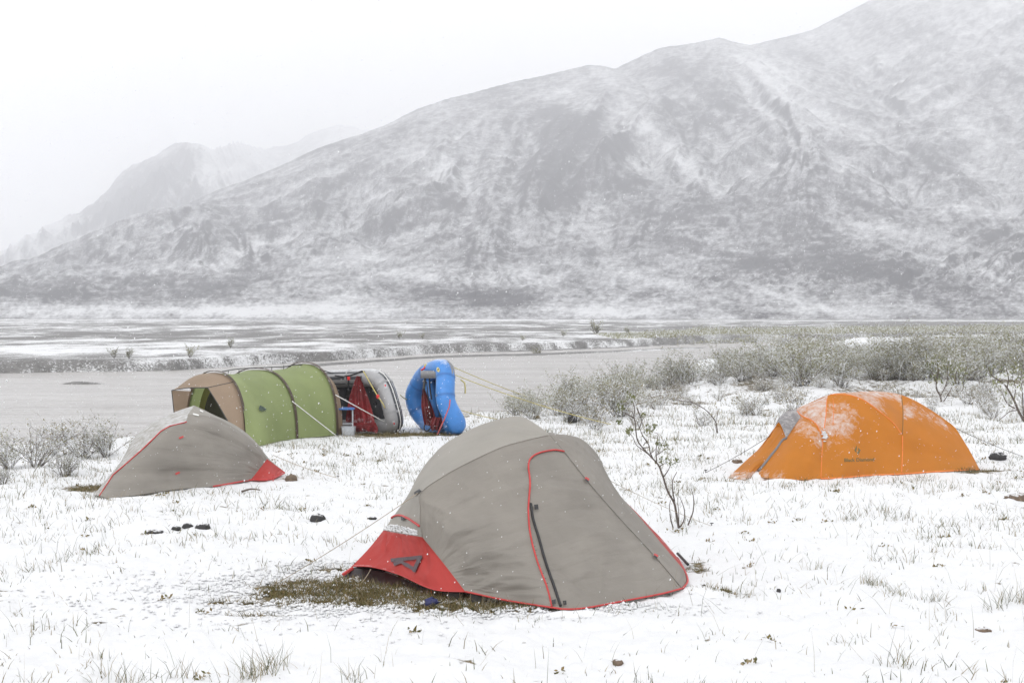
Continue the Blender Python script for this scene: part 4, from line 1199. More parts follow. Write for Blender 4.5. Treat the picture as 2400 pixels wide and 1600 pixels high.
def z3(x, y, d): return P(780 + x / 8.25, 840 + y / 8.25, d)
def grey_raft():
    ctr = [z3(-600, 400, 22.55), z3(-200, 395, 22.2), z3(200, 385, 21.9), z3(560, 378, 21.62), z3(760, 372, 21.46), z3(930, 440, 21.36), z3(1030, 600, 21.27), z3(1105, 830, 21.2), z3(1165, 1060, 21.16), z3(1190, 1230, 21.2), z3(1080, 1325, 21.34), z3(800, 1345, 21.6), z3(350, 1350, 21.95), z3(-150, 1350, 22.35), z3(-600, 1330, 22.75), z3(-800, 1100, 22.9), z3(-800, 650, 22.8)]
    tn = Tent('grey_raft', 'grey inflatable raft stood on its side behind the green tent end', (-2.3, 21.6, 0), (-2.3, 21.9, .5), 'raft')
    ring = catmull(ctr, 110, True)
    V, F = tube_data(ring, 0.137, 14, True)
    mesh_obj('tube', V, F, M_RGREY, tn.root, True)
    tn.v, tn.f = [tuple(v) for v in V], F
    seams(tn, ring, 0.137, (22, 36, 44, 56, 64), M_RGREYD)
    # floor sheet on the far side, ribbed
    c = ring.mean(0)
    nrm = np.cross(ring[20] - c, ring[60] - c); nrm /= np.linalg.norm(nrm)
    if nrm[1] < 0: nrm = -nrm
    rows = [c + (ring - c) * k + nrm * (0.09 + 0.02 * math.sin(k * 16)) for k in np.linspace(0.02, 0.97, 24)]
    Vf = np.vstack(rows); Ff = [tuple(map(int, x)) for x in grid_faces(24, len(ring), True)]
    mesh_obj('floor', Vf, Ff, M_RDARK, tn.root, True)
    o = len(tn.v); tn.v += [tuple(v) for v in Vf]; tn.f += [tuple(o + i for i in f) for f in Ff]
    # two inflated thwarts across the inside
    for x in (620, 120):
        q = [z3(x, 520, 21.75 + (620 - x) / 1500), z3(x + 60, 800, 21.78 + (620 - x) / 1500), z3(x + 90, 1250, 21.8 + (620 - x) / 1500)]
        V2, F2 = tube_data(catmull(q, 14), 0.10, 10); 
        mesh_obj('thwart', V2, F2, M_RDARK, tn.root, True)
    # rub strake round the outside of the bow
    ii = np.arange(33, 67)
    t = np.roll(ring, -1, 0) - np.roll(ring, 1, 0); t /= np.linalg.norm(t, axis=1)[:, None]
    outw = np.cross(t, nrm); outw *= np.sign(np.sum(outw * (ring - c), 1))[:, None]
    def band(off, w, name, mat, idx=ii):
        a = []
        for i in idx:
            for k in (-1, 0, 1):
                ang = (off + k * w / 2) / 0.137
                a.append(ring[i] + (outw[i] * math.cos(ang) - nrm * math.sin(ang)) * 0.141)
        return mesh_obj(name, a, grid_faces(len(idx), 3), mat, tn.root, True)
    band(0.010, 0.075, 'rub_strake', M_RDARK)
    mb = MB().tube([ring[i] + (outw[i] * math.cos(.07) - nrm * math.sin(.07)) * 0.145 for i in ii], 0.008, 5)
    mb.build('strake_cord', M_WCORD, tn.root, True)
    band(0.19, 0.20, 'chafe_patch', M_RDARK, np.arange(12, 30))
    tn.ready()
    for a, b in ((1017, 525), (1186, 1250)):
        mb = MB(); x, y = 780 + a / 8.25, 840 + b / 8.25
        tn.stroke(mb, (x - 1.5, y - 6), (x + 2, y + 6), 6, 0.006, 4); mb.build('label_patch', M_WPL, tn.root)
        mb = MB(); tn.stroke(mb, (x - .6, y - 2), (x + .6, y + 2), 3.2, 0.010, 3); mb.build('label_mark', M_REDC, tn.root)
    for a, b, r in ((830, 865, 3.5), (640, 620, 3)):
        mb = MB(); x, y = 780 + a / 8.25, 840 + b / 8.25
        pts = [tn.on(x + r * math.cos(q), y + r * math.sin(q), 0.01) for q in np.linspace(0, 2 * math.pi, 10)[:-1]]
        if all(p is not None for p in pts): mb.tube(pts, 0.006, 5, True); mb.build('valve', M_BLACK, tn.root)
    MB().tube([z3(40, 330, 21.75), z3(200, 350, 21.7), z3(330, 325, 21.6), z3(460, 285, 21.5), z3(560, 240, 21.45), z3(640, 262, 21.42)], 0.010, 5).build('grab_line', M_BLACK, tn.root, True)
    MB().tube([z3(590, 245, 21.4), z3(860, 715, 21.05), z3(965, 865, 21.03), z3(1010, 960, 21.02)], 0.009, 5).build('bow_line', M_YROPE, tn.root, True)
    rg = np.random.RandomState(5)
    mb = MB()
    k = z3(870, 735, 21.05)
    for i in range(5):
        v = rg.randn(3) * 0.012
        mb.box(k + v, (0.05, 0.03, 0.035), None)
    mb = MB().add([k + np.array((0.026 * math.sin(th) * math.cos(ph) * (1 + .4 * math.sin(3 * ph)), 0.02 * math.sin(th) * math.sin(ph), 0.034 * math.cos(th))) for th in np.linspace(0.05, math.pi - .05, 6) for ph in np.linspace(0, 2 * math.pi, 9)[:-1]], grid_faces(6, 8, True))
    mb.build('red_buckle', M_REDC, tn.root)
    MB().tube([z3(300, 370, 21.55), z3(310, 440, 21.5), z3(305, 560, 21.5)], 0.012, 5).build('strap', M_BLACK, tn.root)
    mb = MB().tube([z3(305, 350, 21.5), z3(308, 415, 21.5)], 0.024, 6); mb.build('strap_end', M_REDC, tn.root)
    return tn
grey_raft()

def net(name, label, tl, tr, bl, br, seed, sagdir=(0, -0.1, 0)):
    """A hanging bag of red cargo mesh, gathered at the top, with deep folds."""
    S = coons([tl, tr], [bl, (np.array(bl) + br) / 2 + np.array((0, 0, .03)), br], [tl, (np.array(tl) * .5 + np.array(bl) * .5) + np.array((-.03, 0, 0)), bl], [tr, (np.array(tr) * .5 + np.array(br) * .5) + np.array((.02, 0, 0)), br], 44, 40)
    u = np.linspace(0, 1, 44)[None, :]; v = np.linspace(0, 1, 40)[:, None]
    fold = 0.035 * np.sin(u * 19 + 2.0 * v) * (0.3 + v) + 0.03 * fbm(u * 9 + 0 * v, v * 7 + 0 * u, 3, seed)
    S = S + fold[..., None] * np.array((0.15, -1, 0.05)) + (np.sin(np.pi * u) * np.sin(np.pi * v * 0.8))[..., None] * np.array(sagdir)
    d = 0.12 + 0.30 * sstep(0.62, 1, v) + 0.10 * fbm(u * 8, v * 8, 2, seed + 3) + 0 * u
    o = mesh_obj(name, S.reshape(-1, 3), grid_faces(40, 44), M_NET, None, True, attrs={'dust': d.ravel()}, uv=np.stack([u + 0 * v, v + 0 * u], -1).reshape(-1, 2))
    return tag(o, label, 'cargo net', 'red cargo nets hung on the rafts')
net('cargo_net', 'red mesh cargo net hanging in folds inside the grey raft', z3(455, 335, 21.42), z3(520, 340, 21.40), z3(235, 1265, 21.15), z3(830, 1290, 21.12), 301)
net('cargo_net', 'red mesh cargo net bundled on the ground beneath the hanging one', z3(380, 1230, 21.05), z3(830, 1240, 21.05), z3(420, 1440, 20.95), z3(860, 1440, 20.95), 305)

def camp_table():
    root = tag(empty('camp_table', (-2.45, 21.0, 0)), 'folding camp table with blue top edge and white legs at the green tent end', 'table')
    a, b = z3(105, 978, 21.0), z3(385, 970, 20.9)
    R = np.eye(3)
    mid = (a + b) / 2 + np.array((0, 0.12, 0)); w = np.linalg.norm(b - a)
    MB().box(mid, (w, 0.28, 0.022)).build('table_top', M_BLUEC, root)
    for sx in (-.42, .42):
        for sy in (-.11, .11):
            MB().tube([mid + np.array((sx * w, sy, -.012)), np.array((mid[0] + sx * w * 1.05, mid[1] + sy * 1.2, 0.0))], 0.012, 6).build('leg', M_WPL, root)
    MB().box(mid + np.array((0, 0, -0.22)), (w * 0.9, 0.2, 0.012)).build('shelf', M_WPL, root)
    c = G(812, 1021, 0) + np.array((0.02, 0.1, 0))
    mb = MB()
    V = []
    for z, k in ((0.0, .85), (0.12, 1.0), (0.128, 1.06), (0.128, 0.94), (0.02, .78)):
        for q in range(16):
            an = 2 * math.pi * q / 16
            r = (abs(math.cos(an)) ** 4 + abs(math.sin(an)) ** 4) ** -0.25
            V.append(c + np.array((0.105 * k * r * math.cos(an), 0.08 * k * r * math.sin(an), z)))
    mb.add(V, [tuple(x) for x in grid_faces(5, 16, True)] + [tuple(range(16))[::-1], tuple(range(64, 80))])
    tag(mb.build('wash_basin', M_WPL, None, False), 'white plastic basin on the snow under the camp table', 'basin')
camp_table()

def zb(x, y, d): return P(930 + x / 7.84, 830 + y / 7.84, d)
def blue_raft():
    tn = Tent('blue_raft', 'bright blue inflatable raft stood on its side, ropes running right', (-1.0, 21.3, 0), (-1.2, 21.6, .5), 'raft')
    ctr = [zb(880, 300, 21.02), zb(893, 500, 20.9), zb(888, 720, 20.82), zb(912, 900, 20.78), zb(985, 1060, 20.76), zb(1070, 1210, 20.78), zb(1085, 1300, 20.86), zb(930, 1335, 21.15), zb(700, 1310, 21.6), zb(560, 1230, 21.9), zb(420, 1080, 22.02), zb(338, 900, 22.05), zb(325, 730, 22.05), zb(405, 560, 22.0), zb(500, 400, 21.85), zb(640, 310, 21.5), zb(780, 262, 21.2)]
    ring = catmull(ctr, 110, True)
    V, F = tube_data(ring, 0.142, 16, True)
    mesh_obj('tube', V, F, M_RBLUE, tn.root, True)
    tn.v, tn.f = [tuple(v) for v in V], F
    c = ring.mean(0)
    nrm = np.cross(ring[20] - c, ring[60] - c); nrm /= np.linalg.norm(nrm)
    if nrm[0] < 0: nrm = -nrm            # the floor lies on the side away from the camera, to the right
    rows = [c + (ring - c) * k + nrm * (0.07 + 0.012 * math.sin(k * 20)) for k in np.linspace(0.02, 0.96, 20)]
    Vf = np.vstack(rows); Ff = [tuple(map(int, x)) for x in grid_faces(20, len(ring), True)]
    mesh_obj('floor', Vf, Ff, M_RPATCH, tn.root, True)
    tn.ready()
    t = np.roll(ring, -1, 0) - np.roll(ring, 1, 0); t /= np.linalg.norm(t, axis=1)[:, None]
    outw = np.cross(t, nrm); outw *= np.sign(np.sum(outw * (ring - c), 1))[:, None]
    def band(a0, a1, name, mat, idx, r=0.1445):
        a = []
        for i in idx:
            i = i % 110
            for ang in np.linspace(a0, a1, 6):
                a.append(ring[i] + (outw[i] * math.cos(ang) + nrm * math.sin(ang)) * r)
        return mesh_obj(name, a, grid_faces(len(idx), 6), mat, tn.root, True)
    seams(tn, ring, 0.142, (4, 12, 26, 40, 66, 78, 90), M_RBLUED)
    band(0.35, 1.35, 'chafe_patch', M_RPATCH, range(103, 116))
    band(0.2, 1.3, 'chafe_patch', M_RPATCH, range(33, 45))
    # grey seat patch on the upper tube
    mb = MB()
    g = np.array([[tn.on(930 + x / 7.84, 830 + y / 7.84, 0.006) if tn.on(930 + x / 7.84, 830 + y / 7.84, 0.006) is not None else zb(x, y, 21.5) for x in np.linspace(435, 715, 8)] for y in np.linspace(305, 440, 5)])
    mesh_obj('seat_patch', zb_patch(), grid_faces(5, 8), M_RPATCH, tn.root, True)
    th = tube_data(catmull([zb(600, 480, 21.55), zb(640, 800, 21.5), zb(690, 1180, 21.45)], 12), 0.085, 10)
    mesh_obj('thwart', *th, M_RBLUE, tn.root, True)
    MB().tube([zb(520, 360, 21.35), zb(515, 480, 21.3), zb(495, 640, 21.25)], 0.022, 6).build('strap', M_BLACK, tn.root)
    MB().tube([zb(600, 345, 21.3), zb(605, 600, 21.25), zb(640, 830, 21.2)], 0.012, 5).build('strap', M_BLACK, tn.root)
    MB().tube([zb(545, 500, 21.2), zb(590, 900, 21.1), zb(600, 1010, 21.1)], 0.008, 5).build('strap', M_BLACK, tn.root)
    for x, y in ((545, 215), (700, 195)):
        k = zb(x, y, 21.4)
        MB().add([k + np.array((0.04 * math.sin(a) * math.cos(b), 0.03 * math.sin(a) * math.sin(b), 0.035 * math.cos(a))) for a in np.linspace(.05, math.pi - .05, 6) for b in np.linspace(0, 2 * math.pi, 9)[:-1]], grid_faces(6, 8, True)).build('rope_knot', M_YROPE, tn.root)
        MB().tube([k, k + np.array((-0.05, -0.05, -0.05)), k + np.array((-0.08, -.06, -.06))], 0.014, 5).build('red_strap', M_REDC, tn.root)
    # oval yellow label
    q = [tn.on(930 + (765 + 27 * math.cos(a) + 6 * math.sin(a)) / 7.84, 830 + (285 + 44 * math.sin(a)) / 7.84, 0.006) for a in np.linspace(0, 2 * math.pi, 15)[:-1]]
    if all(p is not None for p in q): MB().add(q, [tuple(range(14))]).build('oval_label', M_YEL, tn.root)
    mb = MB(); tn.stroke(mb, (930 + 758 / 7.84, 830 + 305 / 7.84), (930 + 775 / 7.84, 830 + 262 / 7.84), 2.2, 0.009, 3); mb.build('label_mark', M_LOGO, tn.root)
    q = [tn.on(930 + (733 + 15 * math.cos(a)) / 7.84, 830 + (752 + 24 * math.sin(a)) / 7.84, 0.006) for a in np.linspace(0, 2 * math.pi, 11)[:-1]]
    if all(p is not None for p in q): MB().add(q, [tuple(range(10))]).build('valve', M_RPATCH, tn.root)
    MB().tube([zb(980, 830, 20.58), zb(965, 960, 20.56), zb(870, 1200, 20.55), zb(745, 1470, 20.6)], 0.010, 5).build('hanging_strap', plain('faded_red_strap', (0.45, 0.10, 0.10), .7), tn.root, True)
    MB().tube(catmull([zb(510, 1250, 21.5), zb(505, 1370, 21.4), zb(545, 1410, 21.35), zb(610, 1370, 21.3), zb(635, 1330, 21.3)], 14), 0.010, 5).build('grab_loop', M_BLACK, tn.root, True)
    for (x, y, d), (a, b), sg in (((1040, 235, 21.1), (1300, 950), .03), ((1072, 380, 21.0), (1432, 994), .05), ((1190, 1030, 20.9), (1165, 982), .01)):
        guy('mooring_rope', zb(x, y, d), G(a, b, 0.05), 0.0058, M_YROPE, tn.root, sg)
    guy('mooring_rope', zb(190, 830, 22.0), P(938, 925, 21.5), 0.008, M_YROPE, tn.root, 0.01)
    k = P(1089, 897, 21.5)
    MB().tube([k + np.array((-.06, 0, .05)), k, k + np.array((.01, 0, -.08)), k + np.array((0.008, 0, -.16))], 0.011, 5).build('rope_tail', M_YROPE, tn.root)
def zb_patch():
    pts = []
    for j, y in enumerate(np.linspace(300, 440, 5)):
        for x in np.linspace(435, 712, 8):
            b = math.sin(math.pi * j / 4)
            pts.append(zb(x, y, 21.33 - 0.05 * b - (x - 435) / 280 * 0.32))
    return pts
blue_raft()
net('cargo_net', 'red mesh cargo net hanging inside the blue raft', zb(470, 640, 21.5), zb(520, 660, 21.45), zb(500, 1300, 21.4), zb(770, 1400, 21.15), 311)
net('cargo_net', 'heap of red mesh net spilling out under the blue raft', zb(660, 1150, 21.1), zb(830, 1165, 21.0), zb(640, 1420, 20.9), zb(780, 1430, 20.85), 315)
# ------------------------------------------------------------------ vegetation
def leaf_mat(name, cols, rough=0.7, trans=0.25):
    m, t, b = new_mat(name)
    g = t.nodes.new('ShaderNodeNewGeometry')
    oi = t.nodes.new('ShaderNodeObjectInfo')
    n = len(cols)
    r = ramp(t, [((i + 0.5) / n, c) for i, c in enumerate(cols)], g.outputs['Random Per Island'], 'CONSTANT')
    r.color_ramp.elements[0].position = 0
    for i, e in enumerate(r.color_ramp.elements): e.position = i / n
    br = mathn(t, 'ADD', mathn(t, 'MULTIPLY', oi.outputs['Random'], 0.35), 0.82)
    hsv = t.nodes.new('ShaderNodeHueSaturation')
    L(t, r.outputs['Color'], hsv.inputs['Color']); L(t, br, hsv.inputs['Value'])
    L(t, hsv.outputs['Color'], b.inputs['Base Color'])
    b.inputs['Roughness'].default_value = rough
    b.inputs['Specular IOR Level'].default_value = 0.2
    tr = t.nodes.new('ShaderNodeBsdfTranslucent'); L(t, hsv.outputs['Color'], tr.inputs['Color'])
    mx = t.nodes.new('ShaderNodeMixShader'); mx.inputs[0].default_value = trans
    L(t, b.outputs[0], mx.inputs[1]); L(t, tr.outputs[0], mx.inputs[2])
    L(t, mx.outputs[0], [q for q in t.nodes if q.type == 'OUTPUT_MATERIAL'][0].inputs['Surface'])
    return m
SNOWC = (0.72, 0.73, 0.75)
M_LEAF = leaf_mat('willow_leaves', [(0.20, 0.20, 0.095), (0.27, 0.265, 0.145), (0.34, 0.325, 0.215), (0.22, 0.22, 0.11), (0.36, 0.345, 0.25), (0.30, 0.295, 0.18), SNOWC, SNOWC, SNOWC], trans=0.5)
M_LEAFB = leaf_mat('budding_leaves', [(0.24, 0.21, 0.12), (0.29, 0.25, 0.16), (0.19, 0.19, 0.10), (0.33, 0.30, 0.20), SNOWC, SNOWC, SNOWC])
M_LEAFG = leaf_mat('fresh_leaves', [(0.16, 0.18, 0.07), (0.20, 0.21, 0.09), (0.13, 0.15, 0.06), (0.27, 0.27, 0.15), SNOWC])
M_TWIG = plain('grey_bark', (0.10, 0.078, 0.066), 0.85, scale=40)
M_TWIGS = leaf_mat('snowy_twigs', [(0.13, 0.11, 0.10), (0.19, 0.17, 0.15), (0.26, 0.24, 0.22), SNOWC, SNOWC], trans=0.05)
M_GRASS = leaf_mat('grass_blades', [(0.12, 0.13, 0.06), (0.09, 0.10, 0.045), (0.26, 0.215, 0.14), (0.18, 0.155, 0.10), (0.07, 0.075, 0.04), (0.36, 0.31, 0.22)], trans=0.2)
M_TURF = leaf_mat('trodden_turf', [(0.085, 0.08, 0.03), (0.15, 0.12, 0.045), (0.20, 0.145, 0.06), (0.11, 0.105, 0.04), (0.26, 0.21, 0.13)], trans=0.1)

def leaves_mesh(name, cs, dirs, size, mat, parent, rs):
    """Small folded leaf quads at the given places."""
    n = len(cs)
    cs = np.asarray(cs); d = np.asarray(dirs) + rs.randn(n, 3) * 0.55
    d /= np.linalg.norm(d, axis=1)[:, None] + 1e-9
    s = np.cross(d, rs.randn(n, 3)); s /= np.linalg.norm(s, axis=1)[:, None] + 1e-9
    ln = size * rs.uniform(0.6, 1.3, n)[:, None]
    w = ln * 0.26
    V = np.stack([cs, cs + d * ln * 0.5 + s * w, cs + d * ln, cs + d * ln * 0.5 - s * w], 1).reshape(-1, 3)
    return mesh_obj(name, V, np.arange(n * 4).reshape(n, 4), mat, parent, False)

def grow(rs, h, stems, spread, depth=3, r0=0.012, kink=0.18, side=3):
    """Branching stems from the origin; returns polylines with radii, and leaf places."""
    lines, lp, ld = [], [], []
    def br(p, d, ln, r, lev):
        n = 5
        pts = [p]
        for i in range(n):
            d = d + rs.randn(3) * kink * np.array((1, 1, .6)); d[2] += 0.05
            d = d / np.linalg.norm(d)
            pts.append(pts[-1] + d * ln / n)
        pts = np.array(pts)
        lines.append((pts, np.linspace(r, r * 0.45, n + 1)))
        if lev <= 1 or depth <= 1:
            for i in range(1, n + 1):
                for _ in range(3):
                    lp.append(pts[i] + rs.randn(3) * 0.006); ld.append(d)
        if lev > 0:
            for k in range(side):
                i = rs.randint(1, n + 1)
                dd = d + rs.randn(3) * np.array((0.6, 0.6, 0.3)); dd[2] = abs(dd[2]) * 0.8 + 0.2
                br(pts[i], dd / np.linalg.norm(dd), ln * rs.uniform(0.35, 0.6), r * 0.55, lev - 1)
    for s in range(stems):
        a = rs.uniform(0, 2 * math.pi); q = spread * rs.uniform(0.25, 1)
        d = np.array((math.cos(a) * q, math.sin(a) * q, 1.0)); d /= np.linalg.norm(d)
        br(np.array((math.cos(a) * .04, math.sin(a) * .04, -0.03)), d, h * rs.uniform(0.55, 0.95), r0, depth - 1)
    return lines, np.array(lp), np.array(ld)

def stems_mesh(name, lines, mat, parent, k=3):
    mb = MB()
    for p, r in lines: mb.tube(p, r, k)
    return mb.build(name, mat, parent, True)

def shrub_proto(name, seed, h, stems, spread, leaf, size, mat, tw, r0=0.010, depth=3, side=3):
    rs = np.random.RandomState(seed)
    root = empty(name, (0, 0, 0))
    lines, lp, ld = grow(rs, h, stems, spread, depth, r0, side=side)
    stems_mesh('stems', lines, tw, root)
    pick = rs.choice(len(lp), min(leaf, len(lp) * 3))
    leaves_mesh('foliage', lp[pick] + rs.randn(len(pick), 3) * 0.015 * h, ld[pick], size, mat, root, rs)
    return root

def place(proto, first, loc, rot, sc, label, group=None, cat='shrub'):
    if first: o = proto; kids = list(proto.children)
    else:
        o = proto.copy(); COL.objects.link(o)
        for ch in proto.children:
            c = ch.copy(); COL.objects.link(c); c.parent = o
    o.location = loc; o.rotation_euler = (0, 0, rot); o.scale = (sc[0], sc[0], sc[1])
    return tag(o, label, cat, group)

def gp(px, py):
    """Where the sight line of a pixel meets the real ground."""
    r = ray(px, py); d = 6.0
    for _ in range(16):
        q = CAM + r * d
        gz = float(ground_z(q[0], q[1]))
        e = q[2] - gz
        d += e / max(1e-3, -r[2]) * 0.8
        d = min(max(d, 4), 140)
    q = CAM + r * d
    return np.array((q[0], q[1], float(ground_z(q[0], q[1]))))

rg = random.Random(77)
thick = [shrub_proto('willow_shrub', 400 + i, 1.0, [20, 24, 16, 22][i], [0.6, 0.8, 0.5, 0.9][i], [2100, 2500, 1700, 2100][i], 0.034, M_LEAF, M_TWIGS, 0.006) for i in range(4)]
used = [False] * 4
TOPX, TOPY = [1040, 1150, 1300, 1500, 1650, 1800, 1900, 2100, 2250, 2450], [948, 918, 890, 862, 832, 812, 802, 800, 792, 786]
LOWX, LOWY = [1040, 1200, 1450, 1520, 1800, 2000, 2450], [985, 985, 985, 925, 905, 900, 890]
n_sh = 0
def thicket_label(px, d, h):
    size = 'low' if h < 0.6 else 'middling' if h < 0.85 else 'tall'
    rank = 'front rank' if d < 30 else 'second rank' if d < 36 else 'third rank' if d < 43 else 'rear rank'
    Z = [(1040, 'beside the yellow mooring ropes'), (1250, 'above the front tent ridge'), (1400, 'above the bare leaning sapling'), (1580, 'between sapling and orange tent'), (1800, 'above the orange tent vent'), (1960, 'above the orange tent roof'), (2130, 'above the orange tent tail'), (2290, 'towards the right edge'), (2480, '')]
    for (x0, nm), (x1, _) in zip(Z, Z[1:]):
        if px < x1: break
    side = ('left part', 'middle', 'right part')[min(2, max(0, int((px - x0) / (x1 - x0) * 3)))]
    return f'{size} grey-green willow, {rank} of the thicket, {side} {nm}'
for i in range(1200):
    if n_sh >= 200: break
    px = rg.uniform(1060, 2480)
    d = rg.uniform(24, 58) if px > 1480 else rg.uniform(22.5, 40)
    x = (px - 1200) / FOC * d
    bank = float(np.interp(x, BANK_X, BANK_Y))
    if d > bank - 0.2: continue
    gz = float(ground_z(x, d))
    by = 740 + (CAM_H - gz) / d * FOC
    if by > float(np.interp(px, LOWX, LOWY)) + 6: continue
    ty = float(np.interp(px, TOPX, TOPY)) + rg.uniform(-8, 46)
    if px < 1480 and d < 27: ty += 22
    h = (CAM_H - (ty - 740) / FOC * d) - gz
    if h < 0.3: continue
    h = min(h, 1.3)
    k = rg.randrange(4)
    place(thick[k], not used[k], (x, d, gz), rg.uniform(0, 6.28), (h * rg.uniform(1.3, 2.0), h * 1.02), thicket_label(px, d, h), 'willows of the riverside thicket')
    used[k] = True
    n_sh += 1
for k in range(4):
    if not used[k]:
        for ch in list(thick[k].children): bpy.data.objects.remove(ch)
        bpy.data.objects.remove(thick[k])

# low snowy brush between camp and thicket
brush = [shrub_proto('low_brush', 430 + i, 0.5, 16, 0.9, 500, 0.032, M_LEAFB, M_TWIGS, 0.005, 3) for i in range(3)]
ub = [False] * 3
bl = [(1390, 985, .75, 'snowy brush at the end of the yellow ropes'), (1450, 975, .8, 'snowy brush just behind the small bare sapling'), (1540, 962, .5, 'snowy brush by the arching bare branch'), (1490, 998, .4, 'low snowy twigs on the edge of the camp snow'), (1860, 962, .65, 'brown brush just behind the top of the orange tent left shoulder'), (1755, 965, .45, 'small brush left of the orange tent vent'), (1330, 990, .6, 'snowy brush behind the front tent roof'), (1600, 948, .4, 'little snowy bush before the thicket, below its gap'), (2300, 960, .4, 'little snowy bush beside the right-hand willow sapling'), (2150, 915, .4, 'little snowy bush behind the orange tent roof')]
for i, (px, py, h, lb) in enumerate(bl):
    q = gp(px, py); k = i % 3
    place(brush[k], not ub[k], tuple(q), rg.uniform(0, 6), (h * 1.7, h * 1.5), lb, 'low snowy brush'); ub[k] = True
def brush_label(px, d, h):
    size = 'tiny' if h < 0.28 else 'small' if h < 0.42 else 'larger'
    band = 'nearer the camp' if d < 26 else 'half way up the hummocks' if d < 30 else 'close under the thicket'
    where = 'above the front tent ridge' if px < 1420 else 'above the bare leaning sapling' if px < 1580 else 'left of the orange tent' if px < 1750 else 'above the orange vent' if px < 1900 else 'above the orange roof' if px < 2060 else 'above the orange tail' if px < 2250 else 'at the right edge'
    return f'{size} snow-laden twiggy bush {band}, {where}'
for i in range(70):
    px = rg.uniform(1300, 2440); d = rg.uniform(22, 34)
    x = (px - 1200) / FOC * d
    if d > np.interp(x, BANK_X, BANK_Y) - 1.0: continue
    gz = float(ground_z(x, d)); h = rg.uniform(0.2, 0.55)
    k = rg.randrange(3)
    place(brush[k], not ub[k], (x, d, gz), rg.uniform(0, 6), (h * 1.7, h * 1.4), brush_label(px, d, h), 'low snowy brush'); ub[k] = True
# shrubs on the left by the river
lft = [shrub_proto('riverside_shrub', 440 + i, 0.6, 24, 0.75, 900, 0.026, M_LEAFB if i else M_LEAF, M_TWIGS, 0.006, 3) for i in range(2)]
ul = [False] * 2
for i, (px, py, h, lb) in enumerate([(20, 1098, .50, 'brown-leaved shrub at the left edge of the snow'), (85, 1092, .58, 'bushy grey-green shrub by the river at far left'), (150, 1106, .42, 'brownish low shrub in front of its paler neighbours by the river'), (195, 1072, .62, 'tall pale feathery shrub on the river bank by the left tent'), (250, 1068, .5, 'pale twiggy shrub half hidden by the left tent'), (120, 1066, .4, 'small pale shrub right at the water edge on the left'), (5, 1135, .3, 'low shrub cut by the left edge of the picture')]):
    q = gp(px, py); k = i % 2
    place(lft[k], not ul[k], tuple(q), rg.uniform(0, 6), (h * 1.8, h * 1.3), lb, 'shrubs by the river on the left'); ul[k] = True
# small bushes dotted over the far plain
FAR_WHERE = ['leftmost of all by the far bank', 'first of a close pair above the tent porch', 'second of a close pair above the tent porch', 'above the green tent first hoop', 'higher up, above the green tent middle', 'tallest above the gap between the rafts', 'right of the one above the rafts gap', 'above the front tent ridge', 'dark and alone far out on the plain', 'just left of the one above the front tent ridge', 'just right of the one above the front tent ridge', 'above the blue raft ropes', 'close before the thicket tips', 'third before the thicket tips', 'last before the dark belt']
fb_ = shrub_proto('plain_bush', 450, 1.0, 9, 0.6, 420, 0.12, M_LEAF, M_TWIG, 0.012, 3)
first = True
lab_n = 0
for px, py, h in ((172, 852, 1.0), (268, 845, .8), (302, 842, .8), (445, 838, 1.0), (540, 815, 1.0), (936, 824, 1.2), (990, 822, .8), (1260, 815, 1.5), (1395, 774, 2.4), (1225, 819, .8), (1320, 812, 1.1), (1120, 822, .8), (1400, 806, 1.2), (1470, 803, 1.3), (1640, 800, 1.6)):
    q = gp(px, py)
    lab = 'small leafy bush beyond the river, ' + FAR_WHERE[lab_n]; lab_n += 1
    place(fb_, first, tuple(q), rg.uniform(0, 6), (h * 0.5, h * 0.5), lab, 'bushes dotted over the far plain'); first = False

# saplings drawn branch by branch
def sapling(name, label, branches, base_d, leafpts, r0, lsize, mat, zoom, cat='sapling'):
    """branches: pixel polylines (zoom crop x0, y0, scale), leafpts: pixel places of leaf sprays."""
    x0, y0, sc = zoom
    rs = np.random.RandomState(len(branches) * 7 + 3)
    b0 = branches[0][0]
    base = gp(x0 + b0[0] / sc, y0 + b0[1] / sc)
    d0 = base[1]
    root = tag(empty(name, tuple(base)), label, cat)
    mb = None
    for i, bpts in enumerate(branches):
        dev = rs.uniform(-0.18, 0.18) if i else 0.0
        m = len(bpts)
        pts = [P(x0 + x / sc, y0 + y / sc, d0 + dev * k / max(1, m - 1)) for k, (x, y) in enumerate(bpts)]
        c = catmull(pts, 6 * m)
        r = r0 * (1.0 if i == 0 else rs.uniform(.4, .6))
        V, F = tube_data(c, np.linspace(r, r * 0.35, len(c)), 6)
        mesh_obj('trunk' if i == 0 else 'branch', V, F, M_TWIG, root, True)
    cs, ds = [], []
    for (x, y, n, sp) in leafpts:
        for _ in range(n):
            cs.append(P(x0 + (x + rs.randn() * sp) / sc, y0 + (y + rs.randn() * sp) / sc, d0 + rs.uniform(-.1, .1))); ds.append((rs.randn() * .4, rs.randn() * .4, 1))
    leaves_mesh('foliage', cs, ds, lsize, mat, root, rs)
    return root
z6 = (1400, 920, 4.6125)
